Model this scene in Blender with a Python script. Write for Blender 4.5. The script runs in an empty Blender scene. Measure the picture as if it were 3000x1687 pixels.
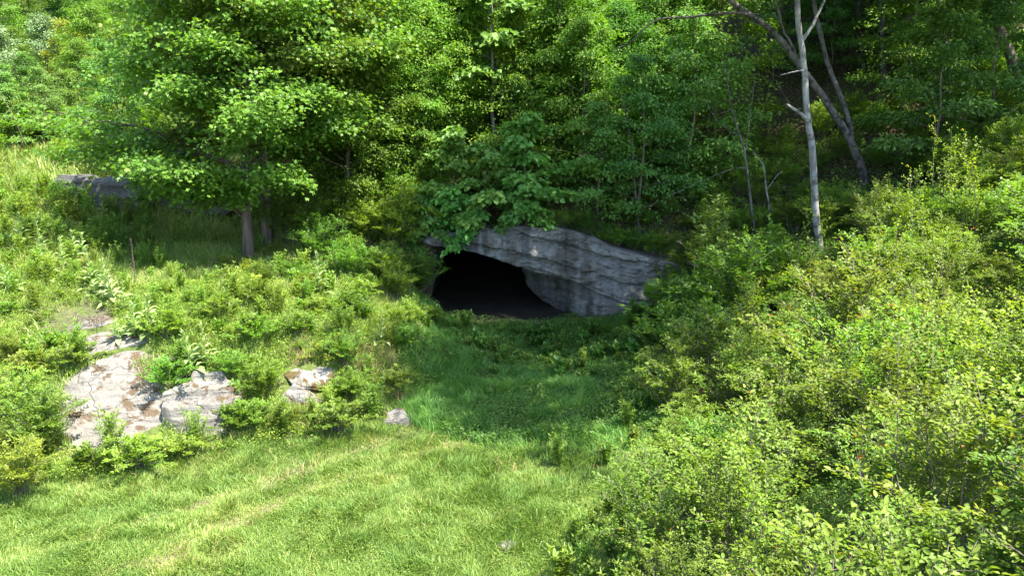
import bpy, math
import numpy as np
from math import radians as R, pi

rng = np.random.default_rng(7)
sc = bpy.context.scene
COL = sc.collection

# ------------------------------------------------------------------ camera
CAM = np.array([0.0, 0.0, 7.0]); PITCH = R(-12.0); FPX = 803.6
def ray(u, v):
    dx = (u - 512.0) / FPX; dy = (287.5 - v) / FPX
    return np.array([dx, math.cos(PITCH) - dy * math.sin(PITCH), math.sin(PITCH) + dy * math.cos(PITCH)])
def at(u, v, Y):
    d = ray(u, v)
    return CAM + d * (Y / d[1])
def project(P):
    q = np.asarray(P, float) - CAM
    c, s = math.cos(PITCH), math.sin(PITCH)
    dep = q[..., 1] * c + q[..., 2] * s
    up = -q[..., 1] * s + q[..., 2] * c
    dd = np.where(dep > .1, dep, .1)
    return 512 + FPX * q[..., 0] / dd, 287.5 - FPX * up / dd, dep

cam = bpy.data.cameras.new('camera'); camo = bpy.data.objects.new('camera', cam); COL.objects.link(camo)
cam.sensor_width = 36.0; cam.lens = 36.0 * FPX / 1024.0
cam.clip_start = .1; cam.clip_end = 1000
camo.location = CAM; camo.rotation_euler = (R(90) + PITCH, 0, 0)
sc.camera = camo

# ------------------------------------------------------------------ noise
def _hash(ix, iy, iz, seed):
    h = (ix.astype(np.int64) * 374761393 + iy.astype(np.int64) * 668265263 + iz.astype(np.int64) * 2147483647 + seed * 974634777) & 0xFFFFFFFF
    h = ((h ^ (h >> 13)) * 1274126177) & 0xFFFFFFFF
    h = ((h ^ (h >> 16)) * 2246822519) & 0xFFFFFFFF
    return ((h ^ (h >> 15)) & 0xFFFFFF) / float(0xFFFFFF)
def vnoise(x, y, z=None, seed=0):
    x = np.asarray(x, float); y = np.asarray(y, float)
    z = np.zeros_like(x) if z is None else np.asarray(z, float)
    x0, y0, z0 = np.floor(x), np.floor(y), np.floor(z)
    fx, fy, fz = x - x0, y - y0, z - z0
    fx, fy, fz = [f * f * (3 - 2 * f) for f in (fx, fy, fz)]
    r = 0
    for a in (0, 1):
        for b in (0, 1):
            for c in (0, 1):
                w = (fx if a else 1 - fx) * (fy if b else 1 - fy) * (fz if c else 1 - fz)
                r = r + w * _hash(x0 + a, y0 + b, z0 + c, seed)
    return r * 2 - 1
def fbm(x, y, z=None, o=4, seed=0, g=.5):
    r = 0; a = 1; f = 1; t = 0
    for k in range(o):
        r = r + a * vnoise(np.asarray(x) * f, np.asarray(y) * f, None if z is None else np.asarray(z) * f, seed + k)
        t += a; a *= g; f *= 2.03
    return r / t
def sstep(a, b, x):
    t = np.clip((x - a) / (b - a), 0, 1); return t * t * (3 - 2 * t)
def nrm(v):
    return v / np.maximum(np.linalg.norm(v, axis=-1, keepdims=True), 1e-9)

# ------------------------------------------------------------------ terrain height
CP = []
for x in (-30, -14, -8, -4, -1): CP.append((x, 3, 0.0))
for x, z in ((-12, .1), (-6, 0), (-2, 0), (.3, 0)): CP.append((x, 9, z))
for x, z in ((-12, .25), (-6, 0), (-2, 0), (1, 0)): CP.append((x, 13, z))
for px, v, Y in ((100, 445, 16.3), (100, 350, 18.2), (200, 350, 18.4), (100, 300, 21.2), (100, 240, 26.5), (0, 250, 24), (0, 400, 17.5), (0, 300, 21),
                 (0, 190, 28), (200, 390, 17.8), (200, 300, 22), (250, 262, 26.8), (300, 424, 17.3), (300, 350, 18.9), (330, 300, 22.4),
                 (395, 272, 26.5), (375, 335, 20.2), (412, 388, 19.3), (300, 255, 28)):
    CP.append(tuple(at(px, v, Y)))
for px, v, z in ((450, 335, .15), (500, 322, .1), (560, 322, .1), (480, 385, 0.02), (560, 400, -.02), (600, 440, 0), (500, 450, 0), (620, 380, .1), (640, 330, .15)):
    d = ray(px, v); Y = (z - 7) / d[2] * d[1]
    CP.append(tuple(at(px, v, Y)))
CP += [(-2.4, 27.0, .15), (-1, 27.2, .1), (1, 27.2, .1), (3, 27, .1), (4.6, 26.7, .2),
       (1.6, 3, .3), (4, 3, 1.6), (8, 3, 2.9), (2.0, 8, .3), (4, 8, 1.5), (8, 8, 2.7), (12, 8, 3.4), (2.6, 14, .15), (5, 14, .9), (8.7, 14, 2.3), (14, 14, 3.8),
       (4, 20, .25), (7, 20, 1.3), (10, 20, 2.6), (15, 20, 4.4), (6.3, 24, .9), (9.7, 25, 2.9), (15, 25, 5), (22, 25, 7), (20, 14, 5), (30, 8, 6), (30, 3, 5.5)]
CP += [(-3.6, 28.8, 3.0), (-1.5, 29, 3.2), (1, 29, 3.1), (3, 29, 2.8), (5, 28.8, 2.3), (6.6, 28, 2.0), (8, 28, 2.9),
       (-5, 29.5, 2.7), (-9, 31, 3.3), (-15, 30.0, 3.6), (-15, 32.5, 5.1), (-11, 33, 4.6), (-5, 34, 5.2), (0, 34, 5.8), (5, 34, 5.2), (10, 33, 5.2), (15, 33, 6.6),
       (13.3, 30, 4.2), (20, 35, 9), (-3, 42, 10), (5, 42, 9.5), (15, 45, 12), (0, 60, 19), (20, 60, 19.5), (-10, 42, 7.5), (-25, 42, 7.0), (-25, 60, 12.5), (-10, 60, 15.5),
       (-28, 30, 5.2), (-30, 18, 2.6), (-32, 80, 19), (0, 90, 30), (40, 60, 23), (40, 30, 12), (42, 14, 8), (45, 90, 34), (-45, 90, 22), (-45, 40, 7), (60, 20, 12), (80, 90, 38), (-90, 90, 24), (0, 150, 46), (90, 150, 50), (-90, 150, 40), (-80, 0, 0), (90, 0, 12), (0, -40, 0), (-60, -40, 0), (60, -40, 5)]
CP = np.array(CP, float)
def _U(r2): return np.where(r2 > 1e-12, .5 * r2 * np.log(np.maximum(r2, 1e-12)), 0)
_n = len(CP)
_K = _U(((CP[:, None, :2] - CP[None, :, :2]) ** 2).sum(-1)) + np.eye(_n) * 1.5
_Pm = np.c_[np.ones(_n), CP[:, :2]]
_A = np.block([[_K, _Pm], [_Pm.T, np.zeros((3, 3))]])
_W = np.linalg.solve(_A, np.r_[CP[:, 2], np.zeros(3)])
def hgt(x, y, detail=True):
    x = np.atleast_1d(np.asarray(x, float)); y = np.atleast_1d(np.asarray(y, float)); shp = x.shape
    x = x.ravel(); y = y.ravel(); out = np.empty(len(x))
    for i in range(0, len(x), 40000):
        a, b = x[i:i + 40000], y[i:i + 40000]
        r2 = (a[:, None] - CP[None, :, 0]) ** 2 + (b[:, None] - CP[None, :, 1]) ** 2
        out[i:i + 40000] = _U(r2) @ _W[:_n] + _W[_n] + a * _W[_n + 1] + b * _W[_n + 2]
    if detail:
        bank = sstep(.1, .8, out)
        out = out + .05 * fbm(x * .9, y * .9, o=3, seed=3) + bank * .22 * fbm(x * .45, y * .45, o=3, seed=9)
    return out.reshape(shp)
def h1(x, y): return float(hgt([x], [y])[0])
def ground(u, v):
    """where the ray of a photo position meets the terrain"""
    d = ray(u, v); t = np.linspace(6, 75, 900)
    P = CAM + np.outer(t, d)
    below = np.nonzero(P[:, 2] < hgt(P[:, 0], P[:, 1]))[0]
    i = below[0] if len(below) else len(t) - 1
    x, y = P[i, 0], P[i, 1]
    return np.array([x, y, h1(x, y)])
def onto(u, Y):
    """the terrain point at depth Y in the photo's column u"""
    x = (u - 512) / FPX * Y * 1.0
    for _ in range(4):
        z = h1(x, Y); dep = Y * math.cos(PITCH) + (z - 7) * math.sin(PITCH); x = (u - 512) / FPX * dep
    return np.array([x, Y, h1(x, Y)])

# ------------------------------------------------------------------ mesh helpers
def mesh(name, V, polys, mat, smooth=False, lv=None):
    me = bpy.data.meshes.new(name)
    V = np.asarray(V, np.float32)
    me.vertices.add(len(V)); me.vertices.foreach_set('co', V.ravel())
    polys = [np.asarray(p, np.int32) for p in polys if len(p)]
    tot = np.concatenate([np.full(len(p), p.shape[1], np.int32) for p in polys])
    li = np.concatenate([p.ravel() for p in polys])
    st = np.r_[0, np.cumsum(tot)[:-1]].astype(np.int32)
    me.loops.add(len(li)); me.loops.foreach_set('vertex_index', li)
    me.polygons.add(len(tot)); me.polygons.foreach_set('loop_start', st)
    me.update(calc_edges=True)
    if smooth: me.polygons.foreach_set('use_smooth', np.ones(len(tot), bool))
    if lv is not None:
        a = me.attributes.new('lv', 'FLOAT', 'FACE'); a.data.foreach_set('value', np.asarray(lv, np.float32))
    if mat: me.materials.append(mat)
    return me
def obj(name, me, parent=None):
    o = bpy.data.objects.new(name, me); COL.objects.link(o)
    if parent is not None: o.parent = parent
    return o
def tag(o, label, cat, group=None, kind=None):
    o['label'] = label; o['category'] = cat
    if group: o['group'] = group
    if kind: o['kind'] = kind
    return o
def empty(name, loc, label, cat, group=None, rz=0.0, s=1.0):
    o = bpy.data.objects.new(name, None); COL.objects.link(o)
    o.location = loc; o.rotation_euler = (0, 0, rz); o.scale = (s, s, s) if np.isscalar(s) else s
    o.empty_display_size = .2
    return tag(o, label, cat, group)

class Tubes:
    """collects tapered tubes along polylines into one mesh"""
    def __init__(s): s.V = []; s.Q = []; s.n = 0
    def add(s, P, rad, k=6):
        P = np.asarray(P, float); m = len(P); rad = np.broadcast_to(np.asarray(rad, float), (m,))
        T = nrm(np.gradient(P, axis=0))
        ref = np.array([1.0, 0, 0]) if abs(T[0, 0]) < .8 else np.array([0, 1.0, 0])
        A = nrm(np.cross(T, ref)); B = np.cross(T, A)
        an = np.arange(k) * 2 * pi / k
        ring = P[:, None] + rad[:, None, None] * (np.cos(an)[None, :, None] * A[:, None] + np.sin(an)[None, :, None] * B[:, None])
        s.V.append(ring.reshape(-1, 3))
        i = np.arange(m - 1)[:, None] * k; j = np.arange(k)[None]; j2 = (j + 1) % k
        s.Q.append(s.n + np.stack([i + j, i + j2, i + k + j2, i + k + j], -1).reshape(-1, 4))
        s.n += m * k
    def mesh(s, name, mat): return mesh(name, np.concatenate(s.V), [np.concatenate(s.Q)], mat, smooth=True)

def crom(P, n):
    P = np.asarray(P, float); Q = np.vstack([2 * P[0] - P[1], P, 2 * P[-1] - P[-2]])
    out = []
    for t in np.linspace(0, len(P) - 1 - 1e-6, n):
        i = int(t); f = t - i
        a, b, c, d = Q[i], Q[i + 1], Q[i + 2], Q[i + 3]
        out.append(.5 * ((2 * b) + (-a + c) * f + (2 * a - 5 * b + 4 * c - d) * f * f + (-a + 3 * b - 3 * c + d) * f ** 3))
    return np.array(out)

# leaf outlines: (along, across, up)
TM = {
 'oval': (np.array([[0, 0, 0], [.28, .24, .06], [.7, .2, .03], [1, 0, -.1], [.7, -.2, .03], [.28, -.24, .06]]), [[0, 1, 2, 3], [0, 3, 4, 5]]),
 'dia': (np.array([[0, 0, 0], [.45, .3, .07], [1, 0, -.06], [.45, -.3, .07]]), [[0, 1, 2], [0, 2, 3]]),
 'quad': (np.array([[0, 0, 0], [.45, .32, .0], [1, 0, -.05], [.45, -.32, .0]]), [[0, 1, 2, 3]]),
 'lance': (np.array([[0, 0, 0], [.35, .12, .04], [1, 0, -.18], [.35, -.12, .04]]), [[0, 1, 2], [0, 2, 3]]),
 'heart': (np.array([[0, 0, 0], [-.08, .25, .03], [.15, .45, .07], [.5, .42, .06], [.82, .2, .0], [1.05, 0, -.1], [.82, -.2, .0], [.5, -.42, .06], [.15, -.45, .07], [-.08, -.25, .03]]),
           [[0, 1, 2, 3, 4, 5], [0, 5, 6, 7, 8, 9]]),
 'strap': (np.array([[0, -.03, 0], [0, .03, 0], [.35, .15, .1], [.35, -.15, .1], [.7, .15, .06], [.7, -.15, .06], [1, 0, -.16], [.35, 0, .03], [.7, 0, 0]]),
           [[0, 7, 3], [0, 1, 7], [1, 2, 7], [7, 2, 4, 8], [3, 7, 8, 5], [8, 4, 6], [5, 8, 6]]),
}
_m = [[0, 0, 0]]
for a_, l_ in ((125, .42), (98, .3), (58, .62), (30, .36), (0, .72), (-30, .36), (-58, .62), (-98, .3), (-125, .42)):
    _m.append([.3 + l_ * math.cos(R(a_)), l_ * math.sin(R(a_)), -.08 * l_ if l_ > .4 else .05])
_m.append([.3, 0, .03])
TM['maple'] = (np.array(_m), [[10, 0, 1, 2], [10, 2, 3, 4], [10, 4, 5, 6], [10, 6, 7, 8], [10, 8, 9, 0]])

def leaves_arrays(P, D, N, S, tm):
    tv, tf = TM[tm]
    D = nrm(D); B = nrm(np.cross(N, D)); N = np.cross(D, B)
    S = np.broadcast_to(np.asarray(S, float), (len(P),))
    V = P[:, None] + S[:, None, None] * (tv[None, :, 0:1] * D[:, None] + tv[None, :, 1:2] * B[:, None] + tv[None, :, 2:3] * N[:, None])
    k = len(tv); base = (np.arange(len(P)) * k)[:, None]
    by = {}
    for f in tf: by.setdefault(len(f), []).append(f)
    polys = []; own = []
    for q, fs in by.items():
        fa = np.array(fs)
        polys.append((base[:, :, None] + fa[None]).reshape(-1, q)); own.append(np.repeat(np.arange(len(P)), len(fs)))
    return V.reshape(-1, 3), polys, np.concatenate(own)
class Leaves:
    def __init__(s): s.V = []; s.P = {}; s.n = 0; s.O = {}
    def add(s, P, D, N, S, tm, lv=None, g=rng):
        V, polys, own = leaves_arrays(P, D, N, S, tm)
        lv = g.random(len(P)) if lv is None else lv
        c = 0
        for p in polys:
            s.P.setdefault(p.shape[1], []).append(p + s.n)
            s.O.setdefault(p.shape[1], []).append(lv[own[c:c + len(p)]]); c += len(p)
        s.V.append(V); s.n += len(V)
    def raw(s, V, polys, lvs):
        for p, l in zip(polys, lvs):
            s.P.setdefault(p.shape[1], []).append(p + s.n); s.O.setdefault(p.shape[1], []).append(l)
        s.V.append(V); s.n += len(V)
    def mesh(s, name, mat):
        ks = list(s.P)
        return mesh(name, np.concatenate(s.V), [np.concatenate(s.P[k]) for k in ks], mat, lv=np.concatenate([np.concatenate(s.O[k]) for k in ks]))

# ------------------------------------------------------------------ materials
def newmat(name):
    m = bpy.data.materials.new(name); m.use_nodes = True
    nt = m.node_tree; nt.nodes.clear()
    return m, nt, nt.nodes, nt.links
def ramp(nd, stops, interp='LINEAR'):
    r = nd.new('ShaderNodeValToRGB'); r.color_ramp.interpolation = interp
    e = r.color_ramp.elements
    while len(e) < len(stops): e.new(.5)
    for k, (p, c) in enumerate(stops):
        e[k].position = p; e[k].color = (*c, 1) if len(c) == 3 else c
    return r
def mix(nd, ln, fac, a, b, blend='MIX'):
    m = nd.new('ShaderNodeMix'); m.data_type = 'RGBA'; m.blend_type = blend
    for s, v in ((m.inputs[0], fac), (m.inputs[6], a), (m.inputs[7], b)):
        if hasattr(v, 'is_linked') or hasattr(v, 'node'): ln.new(v, s)
        elif isinstance(v, (int, float)): s.default_value = v
        else: s.default_value = (*v, 1)
    return m.outputs[2]
def leafmat(name, stops, trans=(1.7, 1.65, .55), tmix=.42, rough=.5, spec=.35, hue=.02, val=.25):
    m, nt, nd, ln = newmat(name)
    at_ = nd.new('ShaderNodeAttribute'); at_.attribute_name = 'lv'
    r = ramp(nd, stops); ln.new(at_.outputs['Fac'], r.inputs[0])
    oi = nd.new('ShaderNodeObjectInfo')
    hs = nd.new('ShaderNodeHueSaturation')
    a = nd.new('ShaderNodeMath'); a.operation = 'MULTIPLY_ADD'; a.inputs[1].default_value = 2 * hue; a.inputs[2].default_value = .5 - hue
    b = nd.new('ShaderNodeMath'); b.operation = 'MULTIPLY_ADD'; b.inputs[1].default_value = 2 * val; b.inputs[2].default_value = 1 - val
    w = nd.new('ShaderNodeMath'); w.operation = 'MULTIPLY'; w.inputs[1].default_value = 7.31
    fr = nd.new('ShaderNodeMath'); fr.operation = 'FRACT'
    ln.new(oi.outputs['Random'], a.inputs[0]); ln.new(oi.outputs['Random'], w.inputs[0]); ln.new(w.outputs[0], fr.inputs[0]); ln.new(fr.outputs[0], b.inputs[0])
    ln.new(a.outputs[0], hs.inputs['Hue']); ln.new(b.outputs[0], hs.inputs['Value']); ln.new(r.outputs[0], hs.inputs['Color'])
    p = nd.new('ShaderNodeBsdfPrincipled'); p.inputs['Roughness'].default_value = rough; p.inputs['Specular IOR Level'].default_value = spec
    ln.new(hs.outputs[0], p.inputs['Base Color'])
    t = nd.new('ShaderNodeBsdfTranslucent')
    tc = mix(nd, ln, 1.0, hs.outputs[0], trans, 'MULTIPLY'); ln.new(tc, t.inputs[0])
    mx = nd.new('ShaderNodeMixShader'); mx.inputs[0].default_value = tmix
    ln.new(p.outputs[0], mx.inputs[1]); ln.new(t.outputs[0], mx.inputs[2])
    o = nd.new('ShaderNodeOutputMaterial'); ln.new(mx.outputs[0], o.inputs[0])
    return m
def noise(nd, ln, scale, detail=6, rough=.6, vec=None, dist=0):
    n = nd.new('ShaderNodeTexNoise'); n.inputs['Scale'].default_value = scale; n.inputs['Detail'].default_value = detail
    n.inputs['Roughness'].default_value = rough; n.inputs['Distortion'].default_value = dist
    if vec is not None: ln.new(vec, n.inputs['Vector'])
    return n.outputs['Fac']
def mapping(nd, ln, src, scale=(1, 1, 1), rot=(0, 0, 0)):
    mp = nd.new('ShaderNodeMapping'); mp.inputs['Scale'].default_value = scale; mp.inputs['Rotation'].default_value = rot
    ln.new(src, mp.inputs['Vector']); return mp.outputs[0]
def finish(nd, ln, col, rough=.9, height=None, bump=.5, dist=.03, spec=.2):
    p = nd.new('ShaderNodeBsdfPrincipled'); p.inputs['Roughness'].default_value = rough; p.inputs['Specular IOR Level'].default_value = spec
    ln.new(col, p.inputs['Base Color'])
    if height is not None:
        b = nd.new('ShaderNodeBump'); b.inputs['Strength'].default_value = bump; b.inputs['Distance'].default_value = dist
        ln.new(height, b.inputs['Height']); ln.new(b.outputs[0], p.inputs['Normal'])
    o = nd.new('ShaderNodeOutputMaterial'); ln.new(p.outputs[0], o.inputs[0])
def barkmat(name, dark, light, blotch=None, vs=9, zs=.12):
    m, nt, nd, ln = newmat(name)
    tc = nd.new('ShaderNodeTexCoord')
    v = mapping(nd, ln, tc.outputs['Object'], (vs, vs, vs * zs))
    f = noise(nd, ln, 1.0, 6, .65, v, .6)
    r = ramp(nd, [(.32, dark), (.62, light)]); ln.new(f, r.inputs[0]); col = r.outputs[0]
    if blotch:
        f2 = noise(nd, ln, 3.2, 5, .7, tc.outputs['Object']); r2 = ramp(nd, [(.5, (0, 0, 0)), (.6, (1, 1, 1))]); ln.new(f2, r2.inputs[0])
        col = mix(nd, ln, r2.outputs[0], col, blotch)
    finish(nd, ln, col, .9, f, .9, .02)
    return m
def rockmat(name, base, dark, moss=None, moss_lo=.52, strata=1.0, tilt=0.0, speck=.5, stain=None, crack=1.6):
    m, nt, nd, ln = newmat(name)
    tc = nd.new('ShaderNodeTexCoord'); P = tc.outputs['Object']
    f = noise(nd, ln, 1.6, 8, .62, P); big = ramp(nd, [(.3, [c * .6 for c in base]), (.7, base)]); ln.new(f, big.inputs[0]); col = big.outputs[0]
    sv = mapping(nd, ln, P, (1.0, 1.0, 9.0 * strata), (0, tilt, 0)) if not stain else mapping(nd, ln, P, (2.2, 2.2, 4.5), (0, tilt, 0))
    s = noise(nd, ln, 1.3, 6, .6, sv, .3); sr = ramp(nd, [(.36, (.5, .5, .5)), (.47, (1, 1, 1))]); ln.new(s, sr.inputs[0])
    col = mix(nd, ln, .3 if stain else .55, col, sr.outputs[0], 'MULTIPLY')
    g = noise(nd, ln, 11, 6, .75, P); gr = ramp(nd, [(.36, (1, 1, 1)), (.45, (0, 0, 0))]); ln.new(g, gr.inputs[0])
    gm = noise(nd, ln, .9, 3, .5, P); gmr = ramp(nd, [(.42, (0, 0, 0)), (.6, (speck,) * 3)]); ln.new(gm, gmr.inputs[0])
    k = nd.new('ShaderNodeMath'); k.operation = 'MULTIPLY'; ln.new(gr.outputs[0], k.inputs[0]); ln.new(gmr.outputs[0], k.inputs[1])
    col = mix(nd, ln, k.outputs[0], col, dark)
    if stain:
        v2 = mapping(nd, ln, P, (1.4, 1.4, .16)); t = noise(nd, ln, 1.5, 5, .6, v2, .4); tr = ramp(nd, [(.46, (0, 0, 0)), (.62, (.8, .8, .8))]); ln.new(t, tr.inputs[0])
        col = mix(nd, ln, tr.outputs[0], col, stain, 'MULTIPLY')
    if moss:
        ms = noise(nd, ln, 1.7, 7, .7, P, .5); mr = ramp(nd, [(moss_lo, (0, 0, 0)), (moss_lo + .05, (1, 1, 1))]); ln.new(ms, mr.inputs[0])
        col = mix(nd, ln, mr.outputs[0], col, moss)
    if stain:
        da = nd.new('ShaderNodeAttribute'); da.attribute_name = 'damp_shade'; col = mix(nd, ln, da.outputs['Fac'], col, (.28, .3, .33), 'MULTIPLY')  # damp streaks and under-lip shade multiplied into the rock colour
    vo = nd.new('ShaderNodeTexVoronoi'); vo.feature = 'DISTANCE_TO_EDGE'; vo.inputs['Scale'].default_value = crack
    wn = nd.new('ShaderNodeTexNoise'); wn.inputs['Scale'].default_value = 2.2; wn.inputs['Detail'].default_value = 5
    ln.new(P, wn.inputs['Vector']); wm = nd.new('ShaderNodeMix'); wm.data_type = 'VECTOR'; wm.inputs[0].default_value = .35
    ln.new(P, wm.inputs[4]); ln.new(wn.outputs['Color'], wm.inputs[5])
    ln.new(mapping(nd, ln, wm.outputs[1], (1, 1, 2.6), (0, tilt, 0)), vo.inputs['Vector'])
    cr = ramp(nd, [(.0, (.55, .55, .55)), (.010, (0, 0, 0))]); ln.new(vo.outputs['Distance'], cr.inputs[0])
    cm = nd.new('ShaderNodeMath'); cm.operation = 'MULTIPLY'; ln.new(cr.outputs[0], cm.inputs[0]); ln.new(gmr.outputs[0], cm.inputs[1])
    col = mix(nd, ln, cm.outputs[0], col, dark)
    h0 = nd.new('ShaderNodeMath'); h0.operation = 'ADD'; ln.new(s, h0.inputs[0]); ln.new(g, h0.inputs[1])
    h = nd.new('ShaderNodeMath'); h.operation = 'SUBTRACT'; ln.new(h0.outputs[0], h.inputs[0]); ln.new(cr.outputs[0], h.inputs[1])
    finish(nd, ln, col, .92, h.outputs[0], .9, .09)
    return m

M = {}
G0, G1, G2 = (.042, .098, .013), (.085, .165, .02), (.14, .21, .026)
M['maple'] = leafmat('maple leaf', [(0, (.06, .135, .018)), (.55, (.115, .21, .028)), (1, (.17, .27, .04))])
M['forest'] = leafmat('woodland leaf', [(0, (.055, .13, .014)), (.6, (.10, .205, .022)), (1, (.16, .27, .026))], hue=.02, trans=(1.5, 1.7, .5))
M['dim'] = leafmat('understory leaf', [(0, (.055, .135, .022)), (.6, (.105, .21, .038)), (1, (.17, .28, .05))], trans=(1.5, 1.6, .7), tmix=.36)
M['broad'] = leafmat('broad leaf', [(0, (.065, .165, .03)), (.6, (.11, .235, .042)), (1, (.16, .29, .055))], tmix=.35, trans=(1.5, 1.6, .7))
M['shrub'] = leafmat('shrub leaf', [(0, (.08, .15, .018)), (.5, (.165, .25, .03)), (.9, (.255, .315, .042)), (1, (.28, .24, .05))], hue=.02)
M['shrub_green'] = leafmat('green shrub leaf', [(0, (.06, .14, .016)), (.6, (.12, .22, .024)), (1, (.19, .28, .032))])
M['near'] = leafmat('oval leaf', [(0, (.085, .15, .02)), (.6, (.15, .238, .03)), (.965, (.235, .305, .042)), (.985, (.3, .2, .03)), (1, (.42, .09, .02))], spec=.3, rough=.5)
M['gold'] = leafmat('yellowing leaf', [(0, (.13, .21, .018)), (.6, (.2, .28, .024)), (1, (.27, .31, .03))])
M['silver'] = leafmat('silver leaf', [(0, (.1, .15, .06)), (1, (.2, .27, .12))], trans=(1.3, 1.35, .7), tmix=.3)
M['mullein'] = leafmat('mullein leaf', [(0, (.19, .29, .09)), (1, (.36, .45, .19))], trans=(1.2, 1.25, .6), tmix=.25, rough=.8, spec=.15, val=.15)
M['weed'] = leafmat('weed leaf', [(0, (.09, .17, .03)), (.6, (.17, .27, .05)), (1, (.25, .34, .08))], val=.2)
M['grass'] = leafmat('grass blade', [(0, (.09, .18, .03)), (.45, (.18, .275, .055)), (.75, (.28, .345, .09)), (.9, (.38, .36, .13)), (1, (.46, .39, .2))], trans=(1.4, 1.4, .6), tmix=.35, val=0, hue=0)
M['gully'] = leafmat('gully grass', [(0, (.075, .2, .042)), (.5, (.14, .285, .052)), (.93, (.23, .36, .065)), (1, (.34, .31, .12))], trans=(1.4, 1.5, .7), tmix=.35, val=0, hue=0)
M['straw'] = leafmat('dry straw', [(0, (.3, .22, .1)), (1, (.5, .4, .22))], tmix=.2, trans=(1, 1, .8))
M['red'] = leafmat('red seed head', [(0, (.15, .06, .035)), (1, (.24, .1, .05))], tmix=.2, trans=(1, 1, .8))
M['bark'] = barkmat('shaggy maple bark', (.04, .032, .025), (.15, .122, .095))
M['darkbark'] = barkmat('dark bark', (.03, .025, .02), (.12, .1, .08))
M['graybark'] = barkmat('pale gray bark', (.13, .125, .125), (.3, .29, .285), (.085, .08, .078), vs=7, zs=.25)
M['mottled'] = barkmat('mottled gray bark', (.05, .045, .042), (.15, .135, .125), (.035, .032, .03), vs=8, zs=.2)
M['twig'] = barkmat('twig bark', (.08, .062, .045), (.19, .16, .125))
M['deadwood'] = barkmat('bleached dead wood', (.16, .145, .125), (.33, .3, .26))
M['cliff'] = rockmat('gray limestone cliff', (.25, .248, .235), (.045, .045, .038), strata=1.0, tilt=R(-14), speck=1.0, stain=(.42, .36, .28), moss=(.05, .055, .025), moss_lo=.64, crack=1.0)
M['cave'] = rockmat('dark cave rock', (.03, .03, .031), (.015, .015, .015), None, speck=.3)  # rock colour set very low so the passage stays dark
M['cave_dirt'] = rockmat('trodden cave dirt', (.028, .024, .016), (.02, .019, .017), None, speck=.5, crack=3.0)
M['outcrop'] = rockmat('white weathered limestone', (.262, .248, .225), (.085, .07, .055), (.105, .075, .048), .53, crack=.7, speck=.8, tilt=R(6))
M['mossrock'] = rockmat('moss covered limestone', (.3, .29, .275), (.1, .08, .05), (.095, .07, .03), .48, speck=.7, tilt=R(10))
M['ledge'] = rockmat('dark speckled limestone', (.15, .148, .145), (.04, .04, .035), (.2, .12, .03), .66, speck=1.0)

# ground: soil and litter, straw along the two wheel tracks
def groundmat():
    m, nt, nd, ln = newmat('soil and thatch')
    tc = nd.new('ShaderNodeTexCoord'); P = tc.outputs['Object']
    f = noise(nd, ln, 1.4, 8, .7, P); g = noise(nd, ln, 14, 5, .7, P)
    a = ramp(nd, [(.3, (.055, .085, .02)), (.5, (.09, .12, .03)), (.66, (.16, .13, .06)), (.8, (.24, .18, .1))]); ln.new(f, a.inputs[0])
    b = ramp(nd, [(.3, (.45, .45, .45)), (.65, (1.15, 1.15, 1.15))]); ln.new(g, b.inputs[0])
    col = mix(nd, ln, 1, a.outputs[0], b.outputs[0], 'MULTIPLY')
    at_ = nd.new('ShaderNodeAttribute'); at_.attribute_name = 'straw'
    st = ramp(nd, [(.35, (.15, .125, .08)), (.65, (.27, .225, .15))]); ln.new(g, st.inputs[0])
    col = mix(nd, ln, at_.outputs['Fac'], col, st.outputs[0])
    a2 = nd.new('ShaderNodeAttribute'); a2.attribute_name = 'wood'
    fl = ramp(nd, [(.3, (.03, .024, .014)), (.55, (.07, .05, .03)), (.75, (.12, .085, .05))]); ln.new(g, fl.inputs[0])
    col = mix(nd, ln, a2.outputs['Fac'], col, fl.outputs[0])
    finish(nd, ln, col, .95, g, .8, .05)
    return m
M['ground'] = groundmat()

# ------------------------------------------------------------------ ground sheet
TR = [np.array([at(*p) if len(p) == 3 else None for p in []])]
def px0(u, v): d = ray(u, v); return (CAM + d * (-7 / d[2]))[:2]
TRACKS = [np.array([px0(*p) for p in ((60, 600), (170, 552), (230, 520), (300, 487), (370, 462), (430, 448), (480, 436))]),
          np.array([px0(*p) for p in ((-60, 575), (60, 545), (180, 505), (300, 462), (360, 445), (430, 425))])]
def dist_line(x, y, L):
    d = np.full(np.shape(x), 1e9)
    for a, b in zip(L[:-1], L[1:]):
        ab = b - a; t = np.clip(((x - a[0]) * ab[0] + (y - a[1]) * ab[1]) / (ab @ ab), 0, 1)
        d = np.minimum(d, np.hypot(x - a[0] - t * ab[0], y - a[1] - t * ab[1]))
    return d
def strawness(x, y):
    n = fbm(np.asarray(x) * 1.1, np.asarray(y) * 1.1, o=3, seed=21)
    s = 0
    for L, w in zip(TRACKS, (.85, .75)):
        s = np.maximum(s, w * .8 * sstep(.42, .05, dist_line(x, y, L)) * sstep(-.75, .35, n))
    for (u, v), r_ in (((395, 476), .5), ((320, 500), .35), ((160, 560), .6)):
        c = px0(u, v); s = np.maximum(s, sstep(r_ * 1.2, .0, np.hypot(x - c[0], (y - c[1]) * .8)) * sstep(-.3, .6, n))
    return np.clip(s, 0, 1)
def axis(lo, mid0, mid1, hi, fine, n_out):
    a = np.arange(mid0, mid1, fine)
    t = np.linspace(0, 1, n_out + 1)[1:] ** 1.8
    return np.r_[(mid0 - t * (mid0 - lo))[::-1], a, mid1 + t * (hi - mid1)]
xs = axis(-120, -22, 22, 120, .22, 45); ys = axis(-40, 5, 46, 160, .22, 45)
X, Y = np.meshgrid(xs, ys); Z = hgt(X, Y)
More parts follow.
